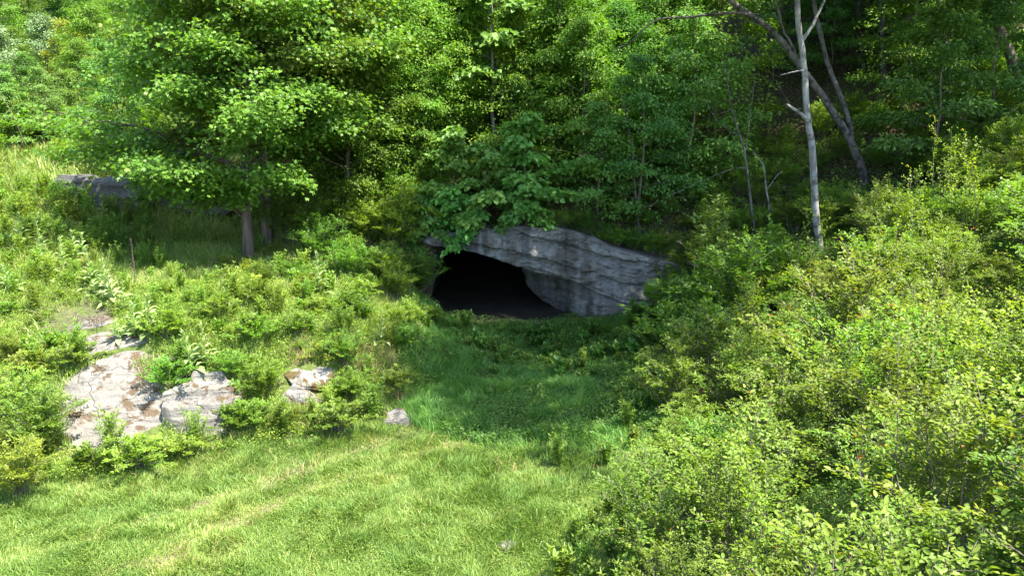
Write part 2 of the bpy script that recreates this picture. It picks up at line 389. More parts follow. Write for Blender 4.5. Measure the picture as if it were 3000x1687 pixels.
nx, ny = len(xs), len(ys)
i, j = np.meshgrid(np.arange(nx - 1), np.arange(ny - 1)); q = (j * nx + i).ravel()
Q = np.stack([q, q + 1, q + 1 + nx, q + nx], -1)
cx, cy = X[:-1, :-1].ravel() + .11, Y[:-1, :-1].ravel() + .11
keep = ~((cx > -3.3) & (cx < 6.2) & (cy > 26.9) & (cy < 28.9))
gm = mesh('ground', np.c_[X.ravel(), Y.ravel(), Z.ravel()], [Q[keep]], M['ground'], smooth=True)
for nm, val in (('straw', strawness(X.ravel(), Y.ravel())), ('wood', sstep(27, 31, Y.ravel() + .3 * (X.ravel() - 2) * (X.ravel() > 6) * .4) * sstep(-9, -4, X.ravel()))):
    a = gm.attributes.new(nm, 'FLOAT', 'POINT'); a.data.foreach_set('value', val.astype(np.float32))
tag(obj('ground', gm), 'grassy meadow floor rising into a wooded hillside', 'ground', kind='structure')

# ------------------------------------------------------------------ limestone cliff with the cave
def cl_yc(x): return 27.55 - .085 * np.clip(x + 2.5, 0, 20) + .05 * np.sin(x * 1.3)
_tx = [-3.9, -3.0, -1.6, .2, 1.6, 2.7, 3.6, 4.5, 5.7, 6.6]; _tz = [2.75, 2.9, 3.1, 3.25, 3.2, 2.9, 2.55, 2.3, 2.0, 1.6]
_lx = [-3.9, -3.0, -1.35, -.5, .25, 1.1, 2.2, 3.0, 4.7, 6.6]; _lz = [2.68, 2.7, 2.42, 2.14, 1.90, 1.6, 1.40, 1.1, .62, .0]
def cl_mouth(x, z):
    left = np.interp(z, [-.5, .9, 2.3, 3], [-3.15, -2.95, -2.55, -2.5]) + .12 * fbm(z * 2, x * 0, o=3, seed=5)
    right = np.interp(z, [-.5, .15, .35, .6, 1.3, 1.75, 2.4], [1.75, 1.6, 1.15, .8, .38, .1, -.3]) + .16 * fbm(z * 2.2, x * 0 + 4, o=3, seed=6)
    roof = np.interp(x, _lx, _lz) - .02
    return sstep(-.04, .12, x - left) * sstep(-.04, .12, right - x) * sstep(-.02, .06, roof - z)
def cliff():
    gx = np.linspace(-4.2, 6.9, 300); gt = np.linspace(0, 1, 120)
    Xc = np.repeat(gx[None], len(gt), 0)
    top = np.interp(gx, _tx, _tz) + .07 * fbm(gx * 1.7, gx * 0, o=4, seed=2)
    zb = -.35
    Zc = zb + gt[:, None] * (top - zb)[None]
    lip = np.interp(Xc, _lx, _lz) + .07 * fbm(Xc * 1.6, Xc * 0 + 3, o=4, seed=12)
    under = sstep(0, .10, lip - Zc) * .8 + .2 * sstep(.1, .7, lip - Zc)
    rec = np.interp(Xc, [-4, -2.5, .3, 1.2, 2.0, 2.9, 3.8, 5, 7], [2.2, 2.2, 2.0, 1.5, .95, .5, .25, .1, 0])
    # rounded buttress low on the face
    bul = .62 * np.exp(-((Xc - 3.1) / 1.15) ** 2 - ((Zc - .4) / .55) ** 2)
    d = under * rec - bul * sstep(1.2, 2.6, Xc) + 2.2 * sstep(-2.95, -3.8, Xc)
    d += .16 * sstep(lip + .05, top[None].repeat(len(gt), 0) + .01, Zc)      # the slab leans back above its lip
    m_ = cl_mouth(Xc, Zc)
    st = (Zc + .235 * Xc)                                                     # bedding dips along the face
    led = np.floor(st * 4.1 + .7 * fbm(Xc * .8, Zc * .8, o=3, seed=31)); fr = st * 4.1 - led
    d += (.17 * _hash(led, led * 0, led * 0, 5) + .06 * _hash(np.floor(st * 11), led * 0, led * 0, 8)) * (1 - np.clip(bul * 3, 0, 1)) * sstep(-.6, .3, fbm(Xc * .7, Zc, o=3, seed=33) + .25)
    d += .22 * fbm(Xc * .8, Zc * 1.3, o=6, seed=41, g=.6) + .07 * fbm(Xc * 5, Zc * 8, o=4, seed=44) + .13 * np.abs(fbm(Xc * 1.9 + .6 * Zc, Zc * 2.6, o=4, seed=47)) * (1 - m_)
    m = cl_mouth(Xc, Zc)
    damp_shade = under * sstep(2.9, 1.0, Xc) * np.clip(.62 + .9 * fbm(Xc * 4.5, Zc * .5, o=4, seed=52), 0, 1)  # painted shade below the lip, broken up by damp streaks
    damp_shade = np.maximum(damp_shade, .7 * sstep(.12, .45, fbm(Xc * 2.2, Zc * .35 + 9, o=4, seed=53)) * sstep(4.2, 2.0, Xc))
    Yc = cl_yc(Xc) + d + m * (13 + 1.2 * fbm(Xc, Zc, o=3, seed=50))
    V = np.stack([Xc, Yc, Zc], -1)
    # carry the top back under the hillside soil
    rows = []
    for k, b in enumerate((.12, .35, .8, 1.5, 2.6)):
        r = V[-1].copy(); r[:, 1] += b; tgt = np.maximum(np.minimum(hgt(r[:, 0], r[:, 1]) - .02 - .06 * k, top + .1 + b * .2), top + .02) + .04 * fbm(r[:, 0] * 2, r[:, 1] * 2, o=3, seed=61)
        w = min(1, (k + 1) / 3); r[:, 2] = (1 - w) * (top + .03) + w * tgt; rows.append(r)
    V = np.concatenate([V, np.array(rows)]); mm = np.concatenate([m, np.zeros((5, len(gx)))]); dd_ = np.concatenate([damp_shade, np.zeros((5, len(gx)))]).ravel()
    ny_, nx_ = V.shape[:2]
    i, j = np.meshgrid(np.arange(nx_ - 1), np.arange(ny_ - 1)); q = (j * nx_ + i)
    Q = np.stack([q, q + 1, q + 1 + nx_, q + nx_], -1)
    mf = np.maximum.reduce([mm[:-1, :-1], mm[1:, :-1], mm[:-1, 1:], mm[1:, 1:]]) > .06
    V = V.reshape(-1, 3); base = np.array([1.0, 27.3, 0])
    root = empty('limestone_cliff', base, 'gray limestone cliff with a dark cave mouth under a slanting roof slab', 'cliff')
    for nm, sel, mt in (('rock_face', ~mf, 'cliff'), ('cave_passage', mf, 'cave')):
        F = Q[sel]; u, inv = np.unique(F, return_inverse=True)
        me = mesh(nm, V[u] - base, [inv.reshape(F.shape)], M[mt]); a = me.attributes.new('damp_shade', 'FLOAT', 'POINT'); a.data.foreach_set('value', dd_[u].astype(np.float32)); obj(nm, me, root)
    fx = np.linspace(-4.0, 6.3, 70); fy = np.linspace(26.0, 42, 80); A, B = np.meshgrid(fx, fy)
    C = .06 + .16 * fbm(A * 1.5, B * 1.5, o=5, seed=71) + .02 * (B - 27) + .25 * sstep(29, 36, B) - .3 * sstep(27.2, 26.2, B)
    i, j = np.meshgrid(np.arange(69), np.arange(79)); q = (j * 70 + i).ravel()
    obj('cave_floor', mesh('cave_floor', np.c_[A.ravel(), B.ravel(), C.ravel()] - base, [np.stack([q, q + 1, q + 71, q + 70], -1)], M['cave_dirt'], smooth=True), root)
cliff()

# ------------------------------------------------------------------ rocks
def rock_mesh(name, size, planes, mat, seed, sub=5, rough=.13, strata=.05, tilt=(0, 0)):
    import bmesh
    bm = bmesh.new(); bmesh.ops.create_icosphere(bm, subdivisions=sub, radius=1)
    V = np.array([v.co[:] for v in bm.verts]); F = np.array([[v.index for v in f.verts] for f in bm.faces]); bm.free()
    g = np.random.default_rng(seed)
    V = V * 1.25
    pl = [(np.array(n, float), d) for n, d in planes] + [(g.normal(size=3), g.uniform(.72, .95)) for _ in range(9)]
    for n, d in pl:
        n = n / np.linalg.norm(n); s = V @ n - d
        V = V - np.maximum(s, 0)[:, None] * n
    V = V * np.array(size)
    st = V[:, 2] + tilt[0] * V[:, 0] + tilt[1] * V[:, 1]
    k = np.floor(st * 7 + fbm(V[:, 0], V[:, 1], o=2, seed=seed)); out = nrm(V * np.array([1, 1, .15]))
    V = V + out * (strata * (_hash(k, k * 0, k * 0, seed) - .5))[:, None]
    N = nrm(V / np.array(size))
    V = V + N * (rough * fbm(V[:, 0] * 1.8, V[:, 1] * 1.8, V[:, 2] * 1.8, o=5, seed=seed + 1))[:, None]
    return mesh(name, V, [F], mat)
def rock(name, u, v, Yd, size, planes, mat, seed, label, sink=.3, rot=(0, 0, 0), group=None, **kw):
    o = obj(name, rock_mesh(name, size, planes, M[mat], seed, **kw)); p = at(u, v, Yd) if Yd else ground(u, v)
    o.location = p; o.rotation_euler = rot
    return tag(o, label, 'rock', group)
def outcrop(name, mat, label, s_foot, s_top, halfw, steps, seed, crown=.16, lean=0.0):
    """bedrock breaking out of a slope: irregular outline, treads and risers, skirts running under the soil"""
    p0, p1 = at(*s_foot), at(*s_top); ns_, nt_ = 120, 130
    S, Tt = np.meshgrid(np.linspace(-1.25, 1.25, ns_), np.linspace(-.15, 1.15, nt_))
    ax = (p1 - p0)[:2]; Ln = np.hypot(*ax); ax = ax / Ln; bx = np.array([ax[1], -ax[0]])
    x = p0[0] + ax[0] * Tt * Ln + bx[0] * S * halfw; y = p0[1] + ax[1] * Tt * Ln + bx[1] * S * halfw
    rr = (np.abs(S * (1 + .25 * np.sin(Tt * 5 + seed)))) ** 2.6 + np.abs(2 * Tt - 1) ** 3.2 + .55 * fbm(x * 1.3, y * 1.3, o=4, seed=seed)
    mask = sstep(1.12, .86, rr)
    q = (Tt + .05 * S + .12 * fbm(x * .9, y * .9, o=3, seed=seed + 2)) * steps; k = np.floor(q); f = q - k
    terr = (k + .38 * f + .62 * sstep(.8, .93, f)) / steps
    zr = p0[2] + (p1[2] - p0[2]) * terr + crown + lean * S + .16 * fbm(x * 1.7, y * 1.7, o=6, seed=seed + 3, g=.58) + .04 * fbm(x * 7, y * 7, o=3, seed=seed + 4)
    zt = hgt(x, y); z = zt - .18 + (np.maximum(zr, zt + .02) - zt + .18) * mask
    gi, gj = np.meshgrid(np.arange(ns_ - 1), np.arange(nt_ - 1)); q = (gj * ns_ + gi).ravel()
    o = obj(name, mesh(name, np.c_[x.ravel() - p0[0], y.ravel() - p0[1], z.ravel() - p0[2]], [np.stack([q, q + 1, q + 1 + ns_, q + ns_], -1)], M[mat])); o.location = p0
    return tag(o, label, 'rock')
outcrop('limestone_outcrop', 'outcrop', 'largest white weathered limestone outcrop stepping down the sunny bank to the meadow', (118, 452, 16.25), (108, 372, 18.2), 1.45, 5, 3, .22)
outcrop('limestone_slab', 'outcrop', 'flat white limestone slab strewn with brown litter, just above the largest outcrop', (112, 370, 18.3), (118, 338, 19.5), 1.0, 3, 5, .1)
outcrop('limestone_slab', 'outcrop', 'pale bedrock patch partly hidden under the brush pile', (96, 338, 19.6), (100, 322, 20.4), .55, 2, 9, .06)
rock('limestone_slab', 48, 378, 18.3, (.4, .42, .3), [((0, 0, 1), .7)], 'outcrop', 25,
     'small pale rock beside the largest outcrop, half covered by yellow-green shrubs', rot=(R(26), R(-6), 0))
outcrop('limestone_boulder', 'outcrop', 'rounded white limestone boulder between the largest outcrop and the mossy block', (203, 441, 16.55), (205, 388, 17.6), .68, 3, 8, .42)
outcrop('limestone_boulder', 'outcrop', 'low pale rock face at the foot of the rounded white boulder', (222, 446, 16.35), (224, 426, 16.9), .4, 2, 28, .14)
rock('mossy_block', 309, 378, 18.3, (.52, .5, .22), [((0, 0, 1), .62), ((0, -1, -.2), .7)], 'mossrock', 11,
     'tilted limestone block capped with orange-brown moss', rot=(R(24), R(8), R(24)), strata=.14, rough=.18)
rock('mossy_boulder', 300, 402, 17.9, (.52, .4, .42), [((0, -1, .1), .62)], 'mossrock', 13,
     'mossy gray boulder carrying the tilted moss-capped block', rot=(0, R(5), R(10)))
outcrop('small_rock', 'outcrop', 'small pale rock at the end of the bank under dry grass', (397, 420, 17.4), (396, 408, 17.85), .3, 2, 17, .05)
rock('small_stone', 505, 549, None, (.14, .1, .09), [((0, 0, 1), .7)], 'outcrop', 19, 'single pale stone lying out in the meadow grass', rot=(0, 0, .4))
rock('small_stone', 276, 391, 18.0, (.13, .12, .12), [((0, 0, 1), .7)], 'outcrop', 20, 'white stone leaning on the shady end of the mossy block')
rock('small_stone', 46, 342, None, (.2, .18, .1), [((0, 0, 1), .7)], 'outcrop', 21, 'flat pale stone among yellow weeds beside the brush pile')
rock('small_stone', 232, 306, None, (.26, .2, .17), [((0, 0, 1), .7)], 'outcrop', 22, 'pinkish stone showing through shrubs midway up the bank')
rock('small_stone', 412, 326, None, (.3, .25, .2), [((0, 0, 1), .7)], 'mossrock', 23, 'brown stone at the lip of the bank near the cave mouth')
rock('ledge_rock', 82, 192, 30.0, (.72, .8, .9), [((0, 0, 1), .75), ((.12, -1, .1), .7), ((1, .1, 0), .72)], 'ledge', 31,
     'square-faced speckled gray ledge block under grass at the end of the wooded slope', strata=.1, rot=(0, 0, R(-8)))
rock('ledge_rock', 126, 196, 29.8, (.95, .8, .9), [((0, 0, 1), .75), ((.1, -1, .2), .7)], 'ledge', 34,
     'wide speckled ledge block under hanging maple leaves', strata=.1, rot=(0, 0, R(8)))
rock('ledge_rock', 196, 203, 30.8, (1.9, .8, .8), [((0, 0, 1), .72), ((0, -1, .2), .72)], 'ledge', 37,
     'dim low ledge rock in deep shade behind the maple trunks', strata=.12)

# ------------------------------------------------------------------ trees
def wobble(P, amp, seed):
    P = np.array(P, float); t = np.arange(len(P)) * .6
    P[:, 0] += amp * fbm(t, t * 0, o=2, seed=seed); P[:, 1] += amp * fbm(t, t * 0 + 7, o=2, seed=seed + 1); return P
def sprays(L, g, C, O, Rr, n, size, tm, flat=.16, droop=.4, up=.9, jit=.45, side=.75):
    m = len(C); ix = np.repeat(np.arange(m), n); k = len(ix)
    a = g.uniform(0, 2 * pi, k); r = np.sqrt(g.random(k)); Z = np.array([0, 0, 1.0])
    O = nrm(O * np.array([1, 1, .35])); Sd = nrm(np.cross(Z, O))
    u = r * np.cos(a); w = r * np.sin(a) * side
    off = (u[:, None] * O[ix] + w[:, None] * Sd[ix]) * Rr[ix][:, None]
    off[:, 2] += Rr[ix] * (g.normal(0, flat, k) - droop * .5 * (u + r * r * .6))
    P = C[ix] + off
    D = nrm(off * np.array([1, 1, .2]) / Rr[ix][:, None] + .45 * O[ix] + g.normal(0, .35, (k, 3)) - Z * droop * .8)
    N = nrm(Z * up + .35 * O[ix] + g.normal(0, jit, (k, 3)))
    lv = np.clip(.5 * g.random(k) + .5 * g.random(m)[ix] + .12 * (u > .5), 0, 1)
    L.add(P, D, N, size * g.uniform(.7, 1.25, k), tm, lv)
def make_tree(seed, H, base, spread, r0, nl, ns, nt, nleaf, size, tm, trunk=None, flat=.16, droop=.4, spray=.5, pitch=(.15, 1.0), prof=None, top=.98, lean=0., shell=None, biglimbs=()):
    """returns trunk tubes and leaves in the tree's own space"""
    g = np.random.default_rng(seed); T = Tubes(); L = Leaves()
    if trunk is None:
        zz = np.linspace(0, H, 9); a = g.uniform(0, 2 * pi)
        trunk = np.c_[lean * (zz / H) ** 1.4 * H * math.cos(a), lean * (zz / H) ** 1.4 * H * math.sin(a), zz]
        trunk = wobble(trunk, H * .03, seed); trunk -= trunk[0]; trunk[0, 2] = -.4
    tp = crom(trunk, 26); tf = np.linspace(0, 1, 26)
    rad = r0 * (1 - .88 * tf ** .9); rad[0] *= 1.5; rad[1] *= 1.15
    T.add(tp, rad, 9)
    f0 = base / H; az = g.uniform(0, 2 * pi)
    C = []; O = []; RR = []
    lim = []
    for k in range(nl):
        f = f0 + (top - f0) * ((k + .5 * g.random()) / nl)
        s = (f - f0) / max(1e-6, top - f0)
        az += 2.4 + g.uniform(-.4, .4)
        pr = (prof(s) if prof else (.55 + .9 * s) * (1 - s) ** .45 if s < .5 else 1.0 * (1 - s) ** .5 * 1.0 + .2)
        lim.append((f, az, spread * pr * g.uniform(.75, 1.15), pitch[0] + (pitch[1] - pitch[0]) * s ** 1.3 + g.uniform(-.12, .12)))
    lim += list(biglimbs)
    for f, az_, Ln, pi_ in lim:
        i = int(f * 25); p0 = tp[i]; n = 7; t = np.linspace(0, 1, n)
        ang = pi_ + .35 * (1 - t) - .3 * t
        st = np.c_[np.cos(ang) * math.cos(az_), np.cos(ang) * math.sin(az_), np.sin(ang)] * Ln / (n - 1)
        lp = np.vstack([p0, p0 + np.cumsum(st[:-1], 0)]); lp = wobble(lp, Ln * .07, seed + int(f * 999)); lp += p0 - lp[0]
        lr = max(.015, rad[i] * .5 * min(1, Ln / spread)) * (1 - .85 * t)
        T.add(lp, lr, 5)
        hd = np.array([math.cos(az_), math.sin(az_), 0]); sd = np.array([-hd[1], hd[0], 0])
        for q in range(ns):
            ft = .25 + .75 * (q + g.random() * .6) / ns; ft = min(ft, 1); x = ft * (n - 1); ii = min(int(x), n - 2); b = lp[ii] + (lp[ii + 1] - lp[ii]) * (x - ii)
            sg = 1 if q % 2 else -1; an = g.uniform(.45, 1.1) * (1 - .6 * ft)
            dd = nrm(hd * math.cos(an) + sd * sg * math.sin(an) + np.array([0, 0, g.uniform(-.12, .3)]))
            sl = Ln * .42 * (1.1 - .55 * ft) * g.uniform(.7, 1.2)
            e = b + dd * sl; mid = b + dd * sl * .5 + np.array([0, 0, sl * .06])
            T.add(np.array([b, mid, e - [0, 0, sl * .08]]), [max(.008, lr[ii] * .5), max(.006, lr[ii] * .35), .004], 4)
            for w in range(nt):
                fw = .3 + .75 * (w + g.random()) / nt; c = b + dd * sl * fw + g.normal(0, .12, 3) * sl * np.array([1, 1, .5])
                C.append(c); O.append(dd + .3 * g.normal(0, 1, 3)); RR.append(spray * g.uniform(.7, 1.3))
    sprays(L, g, np.array(C), np.array(O), np.array(RR), nleaf, size, tm, flat, droop)
    if shell:                                                       # outer boughs that close the crown, in uneven bays
        n, cz, rx, rz, zmin = shell; dv = nrm(g.normal(size=(n, 3))); rr = .82 + .42 * fbm(dv[:, 0] * 1.7 + seed, dv[:, 1] * 1.7, dv[:, 2] * 1.7, o=3, seed=seed) + g.normal(0, .05, n)
        c = dv * rr[:, None] * [rx, rx, rz]; c[:, 2] += cz; i = np.clip(np.searchsorted(tp[:, 2], c[:, 2]), 0, 25); c[:, :2] += tp[i, :2]
        k = (c[:, 2] > zmin) & (rr > .62); sprays(L, g, c[k], (dv * [1, 1, .5])[k], spray * g.uniform(.7, 1.25, k.sum()), nleaf, size, tm, .2, droop * 1.1, up=.65, jit=.5)
    return T, L

PROTO = {}
def proto(key, bark, leaf, **kw):
    T, L = make_tree(**kw); PROTO[key] = (T.mesh(key + '_trunk', M[bark]), L.mesh(key + '_crown', M[leaf]))
def tree(name, key, loc, rz, s, label, cat='tree', group=None):
    r = empty(name, loc, label, cat, group, rz, s)
    obj('trunk', PROTO[key][0], r); obj('crown', PROTO[key][1], r)
    return r
dome = lambda s: (.75 + .6 * s) if s < .4 else max(.12, 1.0 * (1 - ((s - .4) / .6) ** 1.7))
low = lambda s: max(.15, 1.05 - s * .85)
# the maple clump
def worldpath(pts): return np.array([at(*p) for p in pts])
mp = worldpath([(250, 268, 26.8), (248, 235, 26.8), (246, 200, 26.8), (246, 120, 26.8), (245, 60, 26.9), (242, -10, 27), (240, -110, 27.2)]); b0 = mp[0].copy()
proto('maple_a', 'bark', 'maple', seed=11, shell=(420, 9.0, 4.9, 5.6, 5.2), H=mp[-1, 2] - b0[2], base=4.4, spread=4.7, r0=.235, nl=32, ns=8, nt=5, nleaf=34, size=.125, tm='maple', trunk=mp - b0, spray=.58, flat=.24, prof=dome, pitch=(.0, 1.0),
      biglimbs=[(.27, R(205), 3.2, .5), (.28, R(262), 2.6, .55), (.31, R(228), 3.8, .45), (.34, R(190), 5.4, .3), (.39, R(175), 5.8, .25), (.42, R(290), 3.6, .4), (.33, R(250), 4.2, .3), (.4, R(215), 5.2, .25), (.45, R(300), 4.6, .25)])
tree('maple_tree', 'maple_a', b0, 0, 1, 'nearest shaggy-barked maple of the clump, with a crooked low limb over the sunny bank')
mp2 = worldpath([(268, 262, 28), (267, 220, 28), (264, 150, 28), (262, 70, 28), (262, 0, 28), (264, -110, 28)]); b2 = mp2[0].copy()
proto('maple_b', 'bark', 'maple', seed=12, shell=(320, 9.2, 4.5, 5.4, 5.2), H=mp2[-1, 2] - b2[2], base=5.0, spread=4.6, r0=.25, nl=26, ns=8, nt=5, nleaf=28, size=.13, tm='maple', trunk=mp2 - b2, spray=.58, flat=.24, prof=dome)
tree('maple_tree', 'maple_b', b2, 0, 1, 'darker thick maple trunk standing in shade just behind the shaggy-barked one')
mp3 = worldpath([(279, 262, 28.6), (282, 220, 28.6), (288, 150, 28.6), (292, 60, 28.6), (296, -20, 28.6), (298, -100, 28.6)]); b3 = mp3[0].copy()
proto('maple_c', 'bark', 'maple', seed=13, shell=(320, 8.8, 4.3, 5.2, 4.8), H=mp3[-1, 2] - b3[2], base=4.6, spread=4.6, r0=.19, nl=26, ns=8, nt=5, nleaf=28, size=.13, tm='maple', trunk=mp3 - b3, spray=.58, flat=.24, prof=dome)
tree('maple_tree', 'maple_c', b3, 0, 1, 'third maple of the clump, the one closest to the cave, leaning slightly outward')

proto('wood_a', 'darkbark', 'forest', seed=21, shell=(300, 8, 3.8, 6, 1.5), H=14, base=3, spread=4.0, r0=.22, nl=30, ns=7, nt=4, nleaf=24, size=.17, tm='oval', spray=.62, flat=.24, prof=dome)
proto('wood_b', 'darkbark', 'forest', seed=22, shell=(300, 7.2, 3.7, 6, 1.0), H=13, base=2, spread=3.8, r0=.2, nl=30, ns=7, nt=4, nleaf=24, size=.16, tm='oval', spray=.62, flat=.24, prof=dome)
proto('wood_c', 'mottled', 'forest', seed=23, H=16, base=5, spread=4.2, r0=.24, nl=28, ns=7, nt=4, nleaf=24, size=.17, tm='oval', spray=.62, flat=.24, prof=dome, lean=.08)
proto('tall_a', 'darkbark', 'forest', seed=31, H=22, base=9.5, spread=5.6, r0=.3, nl=28, ns=8, nt=4, nleaf=24, size=.2, tm='oval', spray=.75, prof=dome, lean=.04)
proto('tall_b', 'darkbark', 'forest', seed=32, H=20, base=9, spread=5.4, r0=.26, nl=28, ns=8, nt=4, nleaf=24, size=.2, tm='oval', spray=.75, prof=dome, lean=.07)
proto('unseen_shade_crown', 'graybark', 'forest', seed=33, shell=(420, 4.6, 4.6, 3.6, .9), H=10, base=.6, spread=5.6, r0=.1, nl=24, ns=8, nt=4, nleaf=22, size=.2, tm='oval', spray=.75, prof=dome)  # crown above the view, its dense shell added to thicken the cast shade
proto('under_a', 'twig', 'dim', seed=41, shell=(110, 2.9, 2.0, 2.8, .4), H=6, base=.8, spread=2.6, r0=.06, nl=18, ns=6, nt=4, nleaf=20, size=.12, tm='oval', spray=.42, prof=low, pitch=(.05, .8))
proto('under_b', 'twig', 'dim', seed=42, H=5, base=.6, spread=2.4, r0=.05, nl=16, ns=6, nt=4, nleaf=20, size=.13, tm='oval', spray=.42, prof=low, pitch=(.05, .8))
proto('under_c', 'twig', 'forest', seed=43, shell=(140, 3.4, 2.2, 3.3, .4), H=7, base=.9, spread=2.8, r0=.07, nl=20, ns=6, nt=4, nleaf=20, size=.12, tm='oval', spray=.45, prof=low, pitch=(.05, .8))
proto('small_a', 'twig', 'gold', seed=51, H=4.5, base=.4, spread=2.0, r0=.05, nl=16, ns=6, nt=4, nleaf=18, size=.1, tm='oval', spray=.4, prof=low, pitch=(.1, .9))
proto('small_b', 'twig', 'silver', seed=52, H=4.2, base=.3, spread=2.2, r0=.05, nl=16, ns=6, nt=4, nleaf=20, size=.1, tm='dia', spray=.4, prof=low, pitch=(.3, 1.0))
proto('broad_a', 'twig', 'broad', seed=61, H=4.6, base=1.0, spread=2.4, r0=.06, nl=12, ns=6, nt=3, nleaf=13, size=.21, tm='heart', spray=.42, prof=low, pitch=(-.1, .7), droop=.5)
proto('broad_low', 'twig', 'broad', seed=63, H=1.5, base=.1, spread=1.5, r0=.03, nl=14, ns=5, nt=3, nleaf=11, size=.2, tm='heart', spray=.36, prof=lambda s: 1 - .5 * s, pitch=(-.75, .6), droop=.6)
proto('broad_b', 'graybark', 'broad', seed=62, H=9, base=3.2, spread=1.9, r0=.09, nl=18, ns=5, nt=3, nleaf=13, size=.21, tm='heart', spray=.45, prof=lambda s: .9 - .3 * s, pitch=(.1, .8), droop=.5)

def T_(name, key, u, Y, s, label, rz=None, group=None, cat='tree', dz=-.1):
    p = onto(u, Y); p[2] += dz
    return tree(name, key, p, rng.uniform(0, 6.28) if rz is None else rz, s, label, cat, group)
# over the cave
cavetop = [(-.9, 28.7, .78, .4), (.5, 29.2, .85, 2.0), (-2.2, 29.3, .74, 4.1)]
CT = ['heart-leaved sapling whose big leaves droop over the cave roof', 'heart-leaved sapling just behind the one drooping over the cave roof', 'heart-leaved sapling over the dark corner of the cave roof']
for (x, y, s, rz), lb in zip(cavetop, CT): tree('heart_leaved_sapling', 'broad_a', (x, y, h1(x, y) - .1), rz, s, lb)
for x, y, s, rz, lb in ((-1.9, 28.15, .75, 2.2, 'low heart-leaved bush hanging over the lip above the cave mouth'), (.5, 28.05, .8, 5.0, 'second low heart-leaved bush hanging beside the first over the cave lip'), (-2.9, 28.1, .65, 1.1, 'low heart-leaved bush at the tip of the roof slab')):
    tree('heart_leaved_bush', 'broad_low', (x, y, np.interp(x, _tx, _tz) + .2), rz, s, lb, 'shrub')
T_('heart_leaved_tree', 'broad_b', 497, 32.5, 1.0, 'slender pale-stemmed tree with big heart-shaped leaves rising above the cave', 1.0)
for u, Y, k, s, lb in (
    (350, 29.5, 'wood_b', .62, 'bright leafy tree filling the gap between the maple clump and the cave'),
    (395, 31.5, 'wood_b', .68, 'tall bright tree with drooping sprays beside the maple clump'),
    (440, 34.0, 'wood_a', .62, 'leafy tree standing uphill of the dark corner of the cave'),
    (330, 34.5, 'wood_b', .8, 'tall leafy tree rising behind the three maple trunks'),
    (582, 31.0, 'under_c', .95, 'fine-leaved twin-stemmed small tree above the cave roof slab'),
    (640, 29.6, 'under_a', 1.05, 'slender leaning sapling with dappled leaves above the bare end of the cliff'),
    (600, 29.4, 'under_b', .9, 'low spreading sapling on the cliff top beside the heart-leaved saplings'),
    (690, 31.0, 'under_a', 1.15, 'shaded sapling spreading its boughs beside the thin crooked tree'),
    (715, 34.0, 'under_c', 1.2, 'dim green sapling thicket tree in the deep shade'),
    (660, 34.5, 'wood_b', .6, 'dark green tree standing in the shade up the slope from the cliff end'),
    (930, 29.0, 'under_b', 1.25, 'blue-green small-leaved tree spreading beside the leaning trunk'),
    (985, 29.5, 'under_a', 1.05, 'green small-leaved tree at the shady edge of the shrub bank'),
    (905, 33.5, 'under_c', .95, 'shaded sapling behind the blue-green small-leaved tree'),
    (1035, 33.0, 'under_c', 1.2, 'bright yellow-green sapling at the top of the shrub bank'),
    (75, 42.0, 'small_a', 1.05, 'yellowing small tree at the edge of the open hillside'),
    (100, 39.0, 'under_c', .8, 'green bushy tree between the yellowing tree and the maple clump'),
    (55, 44.0, 'small_b', 1.15, 'silvery gray-green bush high on the open hillside'),
    (12, 38.0, 'small_b', 1.1, 'pale gray-green bush at the outer edge of the open hillside'),
    (15, 33.0, 'under_b', .55, 'thin leaning young tree beside the open grassy hillside'),
    (48, 34.0, 'under_a', .55, 'dark green shrubby tree above the square-faced ledge block'),
    (120, 34.5, 'under_a', .75, 'dark sapling in shade over the ledge blocks'),
    (165, 35.0, 'under_c', .9, 'leafy sapling in the shade behind the maple crown'),
    (30, 52.0, 'wood_b', .42, 'round-crowned tree high up the open hillside'),
    (95, 54.0, 'wood_b', .45, 'sunlit tree at the crest of the open hillside'),
    (-20, 50.0, 'wood_b', .42, 'leafy tree at the outer edge of the hillside crest'),
    (8, 47.0, 'under_c', .9, 'bright bush beside the pale gray-green one at the outer edge'),
    (6, 36.0, 'under_b', .6, 'round green bush low on the open hillside, outermost of the row'),
    (34, 37.5, 'under_c', .5, 'green bush low on the open hillside, behind the thin dark leaning stem'),
    (62, 36.0, 'under_b', .55, 'leafy bush just uphill of the square-faced ledge block'),
    (85, 37.0, 'under_c', .6, 'bush filling the gap between the ledge blocks and the yellowing tree'),
    (20, 42.5, 'under_c', .65, 'light green bush halfway up the open hillside'),
    (50, 48.0, 'under_b', .8, 'dense green bush above the silvery one on the open hillside'),
    (40, 60.0, 'wood_b', .5, 'small round tree on the skyline of the open hillside'),
    (70, 62.0, 'wood_b', .55, 'second small round tree on the skyline of the open hillside'),
    (5, 62.0, 'wood_b', .55, 'outermost small tree on the skyline of the open hillside'),
    (310, 31.5, 'under_c', .85, 'low bright sapling just uphill of the three maple trunks'),
    (365, 33.0, 'under_c', .9, 'bright sapling under the tall drooping tree beside the maples'),
    (430, 31.5, 'wood_b', .55, 'yellow-green tree between the drooping tree and the heart-leaved saplings'),
    (460, 33.2, 'under_c', 1.1, 'sunny sapling just beyond the yellow-green tree over the dark corner'),
    (555, 32.5, 'under_c', 1.1, 'light green sapling behind the low forked twin stems'),
    (620, 33.5, 'wood_b', .5, 'yellow-green tree with open crown upslope of the spotted slim stem'),
    (420, 30.6, 'under_c', .7, 'sunlit sapling directly above the dark corner of the cave'),
    (545, 34.5, 'wood_b', .5, 'fresh green tree right of the slender pale-stemmed one'.replace('right of', 'next to')),
    (470, 36.5, 'wood_b', .5, 'bright green tree behind the slender pale-stemmed one')):
